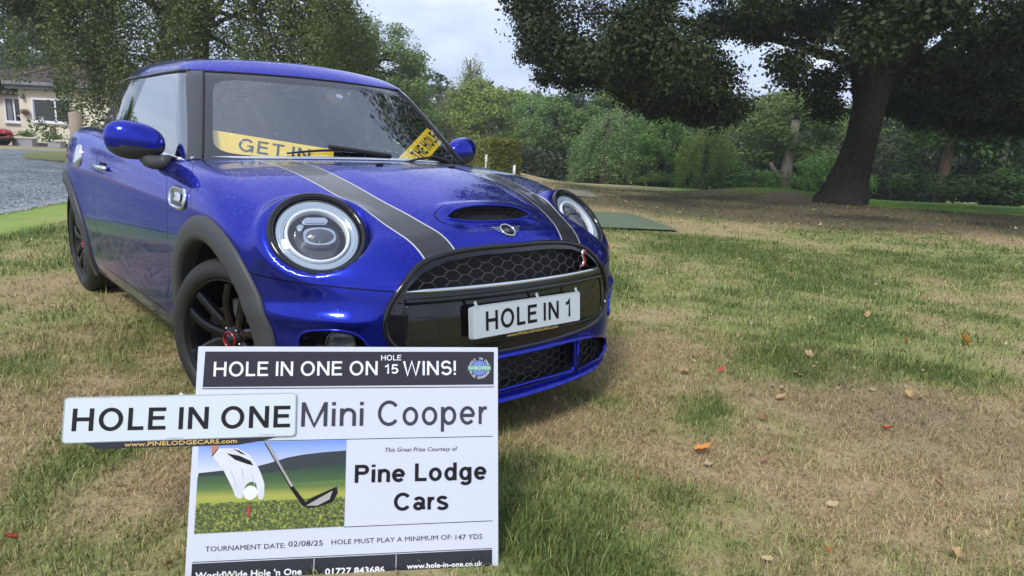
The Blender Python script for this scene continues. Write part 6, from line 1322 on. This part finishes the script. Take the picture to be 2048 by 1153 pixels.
    # two wooden stakes behind
    for u in (.13, .63):
        p0 = BO + u * BA + .10 * BB - .024 * BN; p1 = BO + u * BA + .66 * BB - .024 * BN; add('stake', *tube([p0, p1], .012, 6), M['post_wood'], s)
    for u in (.13, .63):
        p0 = BO + u * BA + .14 * BB - .03 * BN; p1 = np.array([p0[0] - .34, p0[1] + .22, -.02]); add('prop', *tube([p0, p1], .010, 6), M['post_wood'], s)
def build_plates():
    # long plate taped across the board
    a0 = np.array([-.2983, .1240]); ax = np.array([.2435, .1155]) - a0; ln = np.linalg.norm(ax); ax = ax / ln; A3 = ax[0] * BA + ax[1] * BB; A3 /= np.linalg.norm(A3); B3 = np.cross(A3, -BN) * -1
    B3 = BB - (BB @ A3) * A3; B3 /= np.linalg.norm(B3); O = BO + a0[0] * BA + a0[1] * BB + .0055 * BN; N3 = BN
    e = empty('number_plate', tuple(O + .27 * A3 + .11 * B3), 'long white plate reading HOLE IN ONE taped across the left edge of the board', 'number plate', 'white joke number plates')
    add('plate', *extrude_poly(rrect(0, 0, ln, .1095, .010, 5), O, A3, B3, N3, -.003, 0), M['plate_white'], e, False); add('edge', *tube([O + u * A3 + v * B3 + .0002 * N3 for u, v in rrect(.0015, .0015, ln - .0015, .108, .009, 4)], .0009, 5, True), M['plate_edge'], e)
    lettering('HOLE IN ONE', (.0205, .0810), (ln - .0145, .0870), .0540, .17, O, A3, B3, N3, M['ink'], e, .0008, gap=.19)
    small_text('www.pinelodgecars.com', (.235, .1055), (.275, .1055), .0018, O, A3, B3, N3, M['ink'], e, .0006); small_text('Pine Lodge Cars', (.455, .1045), (.490, .1045), .0020, O, A3, B3, N3, M['ink'], e, .0006)
    flat2 = lambda nm, P, h, m_: add(nm, *extrude_poly(P, O, A3, B3, N3, h - .0004, h), m_, e, False)
    flat2('address_strip', [(.047, .1085), (.500, .1085), (.470, .1165), (.402, .1262), (.078, .1256)], -.0034, M['banner'])
    small_text('WWW.PINELODGECARS.COM'.replace('WWW.', 'www.').replace('.COM', '.com'), (.140, .1215), (.4000, .1215), .0100, O, A3, B3, N3, M['gold'], e, -.0030, bold=.0004)
    add('tape', *extrude_poly([(.262, -.006), (.270, -.004), (.268, .006), (.260, .004)], O, A3, B3, N3, .0, .0006), M['tape'], e, False)
    # plate on the car, doubled
    c = np.array([.8325, .0, .478]); # car coordinates
    TL, TR, BL = np.array([.836, .262, .541]), np.array([.836, -.262, .535]), np.array([.848, .264, .430]); A = W_(TR) - W_(TL); ln = np.linalg.norm(A); A /= ln; B = W_(BL) - W_(TL); hh = np.linalg.norm(B); B = B - (B @ A) * A; B /= np.linalg.norm(B); Nn = -np.cross(A, B); Nn = Nn if Nn[0] > 0 else -Nn; O = W_(TL)
    e = empty('number_plate', tuple(O + .26 * A + .05 * B), 'white plate reading HOLE IN 1 taped to the black front of the blue car', 'number plate', 'white joke number plates')
    add('plate', *extrude_poly(rrect(0, 0, ln, hh, .009, 5), O, A, B, Nn, -.003, 0), M['plate_white'], e, False); add('backing_plate', *extrude_poly(rrect(-.006, .004, ln - .010, hh + .0, .009, 5), O, A, B, Nn, -.012, -.009), M['plate_white'], e, False); add('edge', *tube([O + u * A + v * B + .0003 * Nn for u, v in rrect(.0015, .0015, ln - .0015, hh - .0015, .008, 4)], .0009, 5, True), M['plate_edge'], e)
    lettering('HOLE IN 1', (.058, hh * .80), (ln - .052, hh * .80), .066, .175, O, A, B, Nn, M['ink'], e, .0008, gap=.20)
    add('address_strip', *extrude_poly([(.14, hh - .002), (.42, hh - .002), (.41, hh + .016), (.15, hh + .016)], O, A, B, Nn, -.004, -.0034), M['gloss_black'], e, False); small_text('www.PINELODGECARS.com', (.155, hh + .012), (.405, hh + .012), .0095, O, A, B, Nn, M['gold'], e, -.0028, bold=.0003)
    for u in (.018, .30, ln - .02): add('tape', *extrude_poly([(u - .012, -.014), (u - .002, -.018), (u + .012, .010), (u + .001, .012)], O, A, B, Nn, .0002, .0009), M['tape'], e, False)
    # two yellow plates behind the windscreen
    def yplate(TL, TR, BL, txt, lab, cap, x0, x1):
        TL, TR, BL = (W_(np.array(q)) for q in (TL, TR, BL)); A = TR - TL; ln = np.linalg.norm(A); A /= ln; B = BL - TL; B -= (B @ A) * A; B /= np.linalg.norm(B); Nn = -np.cross(A, B); Nn = Nn if Nn[0] > 0 else -Nn; hh = .111
        e = empty('number_plate', tuple(TL + .5 * ln * A + .05 * B), lab, 'number plate', 'yellow plates on the dashboard'); add('plate', *extrude_poly(rrect(0, 0, ln, hh, .010, 5), TL, A, B, Nn, -.003, 0), M['yellow'], e, False)
        lettering(txt, (x0, hh * .82), (x1, hh * .82), cap, .19 if txt == 'THE HOLE' else .15, TL, A, B, Nn, M['ink'], e, .0022, gap=.22)
    yplate((-.600, .585, 1.062), (-.395, .115, 1.000), (-.530, .600, .978), 'GET IN', 'yellow plate reading GET IN leaning on the dashboard behind the windscreen', .070, .115, .415)
    yplate((-.345, -.190, .960), (-.632, -.565, 1.126), (-.300, -.255, .910), 'THE HOLE', 'yellow plate reading THE HOLE tilted in the far corner of the windscreen', .068, .14, .48)
M['plate_edge'] = mat('plate_edge_grey', (.35, .40, .42), .4); M['print'] = mat('dark_print', (.022, .018, .030), .25, 0, .5); M['footer'] = mat('footer_black', (.014, .013, .017), .3, 0, .3)
M['crest_blue'] = mat('crest_blue', (.10, .16, .50), .4); M['crest_line'] = mat('crest_line', (.35, .42, .7), .4); M['crest_green'] = mat('crest_green', (.09, .30, .20), .4)
def ramp_mat(name, stops, axis_scale, off, kind='z', extra=None):
    mt, n, l, p = new_mat(name); g = n.new('ShaderNodeNewGeometry'); s = n.new('ShaderNodeSeparateXYZ'); l.new(g.outputs['Position'], s.inputs[0]); mr = n.new('ShaderNodeMapRange'); mr.inputs[1].default_value = off[0]; mr.inputs[2].default_value = off[1]; l.new(s.outputs[2], mr.inputs[0])
    cr = n.new('ShaderNodeValToRGB'); e = cr.color_ramp.elements; e[0].position = stops[0][0]; e[0].color = (*stops[0][1], 1); e[1].position = stops[-1][0]; e[1].color = (*stops[-1][1], 1)
    for q, c in stops[1:-1]: x = e.new(q); x.color = (*c, 1)
    l.new(mr.outputs[0], cr.inputs[0]); l.new(cr.outputs[0], p.inputs['Base Color']); p.inputs['Roughness'].default_value = .35; return mt
M['print_sky'] = ramp_mat('print_sky', ((0, (.62, .66, .78)), (1, (.15, .28, .72))), 1, (.24, .31)); M['print_hill'] = mat('print_hill', (.022, .032, .035), .4, noise=(30, .3)); M['print_field'] = ramp_mat('print_field', ((0, (.12, .20, .05)), (.4, (.05, .11, .035)), (1, (.02, .05, .03))), 1, (.20, .25)); M['print_light'] = ramp_mat('print_light', ((0, (.30, .36, .05)), (.5, (.36, .36, .07)), (1, (.10, .17, .04))), 1, (.17, .205))
M['print_glove'] = mat('print_glove', (.62, .64, .70), .4, noise=(25, .18)); M['print_ball'] = mat('print_ball', (.72, .74, .80), .4, noise=(220, .22)); M['print_skin'] = mat('print_skin', (.45, .18, .10), .4); M['print_crease'] = mat('print_crease', (.40, .42, .50), .4); M['print_steel'] = mat('print_steel', (.34, .32, .30), .4, noise=(20, .4))
def turf_print():
    mt, n, l, p = new_mat('print_turf'); tcn = n.new('ShaderNodeTexCoord'); v = n.new('ShaderNodeTexNoise'); v.inputs['Scale'].default_value = 150; v.inputs['Detail'].default_value = 5; v.inputs['Roughness'].default_value = .75; l.new(tcn.outputs['Object'], v.inputs['Vector'])
    cr = n.new('ShaderNodeValToRGB'); e = cr.color_ramp.elements; e[0].position = .36; e[0].color = (.012, .022, .006, 1); e[1].position = .68; e[1].color = (.50, .47, .10, 1); x = e.new(.52); x.color = (.10, .14, .025, 1); l.new(v.outputs[0], cr.inputs[0]); l.new(cr.outputs[0], p.inputs['Base Color']); p.inputs['Roughness'].default_value = .35; return mt
M['print_turf'] = turf_print()
M['post_wood'] = mat('weathered_wood', (.30, .235, .18), .85, noise=(12, .3), bump=(40, .5, .004))
def gravel_mat():
    mt, n, l, p = new_mat('grey_gravel'); tcn = n.new('ShaderNodeTexCoord'); v = n.new('ShaderNodeTexVoronoi'); v.inputs['Scale'].default_value = 22; l.new(tcn.outputs['Object'], v.inputs['Vector']); nz = n.new('ShaderNodeTexNoise'); nz.inputs['Scale'].default_value = .9; nz.inputs['Detail'].default_value = 6; l.new(tcn.outputs['Object'], nz.inputs['Vector'])
    sp = n.new('ShaderNodeSeparateColor'); l.new(v.outputs['Color'], sp.inputs[0]); cr = n.new('ShaderNodeValToRGB'); e = cr.color_ramp.elements; e[0].color = (.09, .12, .14, 1); e[1].color = (.36, .40, .44, 1); x = e.new(.6); x.color = (.17, .20, .23, 1); l.new(sp.outputs[0], cr.inputs[0])
    m_ = n.new('ShaderNodeMix'); m_.data_type = 'RGBA'; m_.blend_type = 'MULTIPLY'; m_.inputs[0].default_value = .6; l.new(cr.outputs[0], m_.inputs[6]); c2 = n.new('ShaderNodeValToRGB'); c2.color_ramp.elements[0].position = .35; c2.color_ramp.elements[0].color = (.6, .62, .62, 1); c2.color_ramp.elements[1].position = .65; c2.color_ramp.elements[1].color = (1.2, 1.2, 1.2, 1); l.new(nz.outputs[0], c2.inputs[0]); l.new(c2.outputs[0], m_.inputs[7])
    l.new(m_.outputs[2], p.inputs['Base Color']); b = n.new('ShaderNodeBump'); b.inputs['Strength'].default_value = 1; b.inputs['Distance'].default_value = .03; l.new(v.outputs['Distance'], b.inputs['Height']); l.new(b.outputs[0], p.inputs['Normal']); p.inputs['Roughness'].default_value = .8; return mt
def build_haze():
    mt = bpy.data.materials.new('haze'); mt.use_nodes = True; n = mt.node_tree.nodes; n.remove(n['Principled BSDF']); v = n.new('ShaderNodeVolumePrincipled'); v.inputs['Color'].default_value = (.88, .93, 1, 1); v.inputs['Density'].default_value = HAZE; v.inputs['Anisotropy'].default_value = .2
    mt.node_tree.links.new(v.outputs[0], n['Material Output'].inputs['Volume']); tag(add('haze', *box((0, 0, 6.), (560, 560, 25)), mt, None, False), kind='stuff')
def build_stones(gm):
    r = np.random.default_rng(8); n = 5200; p = np.array(GRAVEL[0]); q = np.array(GRAVEL[3]); dd = (q - p) / np.linalg.norm(q - p); nn = np.array([dd[1], -dd[0]]); t = r.uniform(9, 17, n); o = np.where(r.random(n) < .35, r.normal(0, .05, n), -np.abs(r.normal(0, 2.2, n)))
    sgn = 1 if edge_d(*(p + dd * 10 + nn)) > 0 else -1; x = p[0] + dd[0] * t + nn[0] * o * sgn; y = p[1] + dd[1] * t + nn[1] * o * sgn; s = r.uniform(.008, .024, n)[:, None]; c = np.stack([x, y, ground_h(x, y) + .014], 1); az = r.uniform(0, 6.28, n)
    u = np.stack([np.cos(az), np.sin(az), 0 * az], 1) * s; v = np.stack([-np.sin(az), np.cos(az), 0 * az], 1) * s * .8; w_ = np.array([0, 0, 1.]) * s * .7
    T = [(c - u, c - v, c + w_), (c - v, c + u, c + w_), (c + u, c + v, c + w_), (c + v, c - u, c + w_)]; V = np.stack([np.stack(q, 1) for q in T], 1).reshape(-1, 3); tag(fast_mesh('gravel_stones', V, 3, gm), kind='stuff')
def build_grounds():
    build_stones(mat('loose_stone', (.28, .30, .32), .8, noise=(9, .5)))
    sheet('gravel_road', GRAVEL, gravel_mat(), .012, 1.2)
    g = mat('green_tee_mat', (.125, .160, .095), .9, noise=(3, .18), bump=(300, .5, .003)); sheet('practice_ground', MAT1, g, .030, .6); sheet('concrete_path', MAT2, mat('grey_slab', (.25, .235, .175), .9, noise=(4, .2)), .020, .6)
    rr = np.random.default_rng(12); lawn = [(-22.6, 1.3), (-19.2, .95), (-16.5, 2.2), (-16.6, 4.4), (-21, 6.2), (-26, 6.8), (-27.2, 4.6), (-25, 2.8)]; sheet('lawn', lawn, M['lawn'], .024, .8)
    for x, y, h, lab in ((-16.4, 14.1, .62, 'white marker post beside the near end of the hedge'), (-13.9, 13.2, .36, 'shorter white marker post on the grass right of the hedge')):
        z = float(ground_h(x, y)); e = empty('marker_post', (x, y, z), lab, 'post', 'white marker posts'); add('post', *tube([[x, y, z - .05], [x, y, z + h]], .045, 12), M['white'], e); add('cap', *lathe((x, y, z + h), (0, 0, 1), [(.046, -.01), (.046, .01), (.0, .018)], 14), M['white'], e)
    x, y = -9.3, .42; z = float(ground_h(x, y)); e = empty('wooden_post', (x, y, z), 'squat weathered round timber post between the car and the house', 'post'); V, F = tube([[x, y, z - .1], [x, y, z + 1.16]], .085, 18); add('post', V, F, M['post_wood'], e); add('end_grain', *lathe((x, y, z + 1.16), (0, 0, 1), [(.086, -.004), (.084, .003), (0, .006)], 18), M['end_grain'], e)
M['lawn'] = mat('mown_lawn', (.17, .19, .06), .95, noise=(3, .3), bump=(40, .8, .03)); M['end_grain'] = mat('post_end_grain', (.42, .34, .26), .9)

HAZE = .0016
# ================================================================== ASSEMBLY
build_ground(); build_grounds()
build_house()
build_oak(); build_trees(); build_hedge()
car, bonnet = build_car(); car_details(car, bonnet)
build_board(); build_plates()
build_grass(); build_leaves()
if HAZE: build_haze()
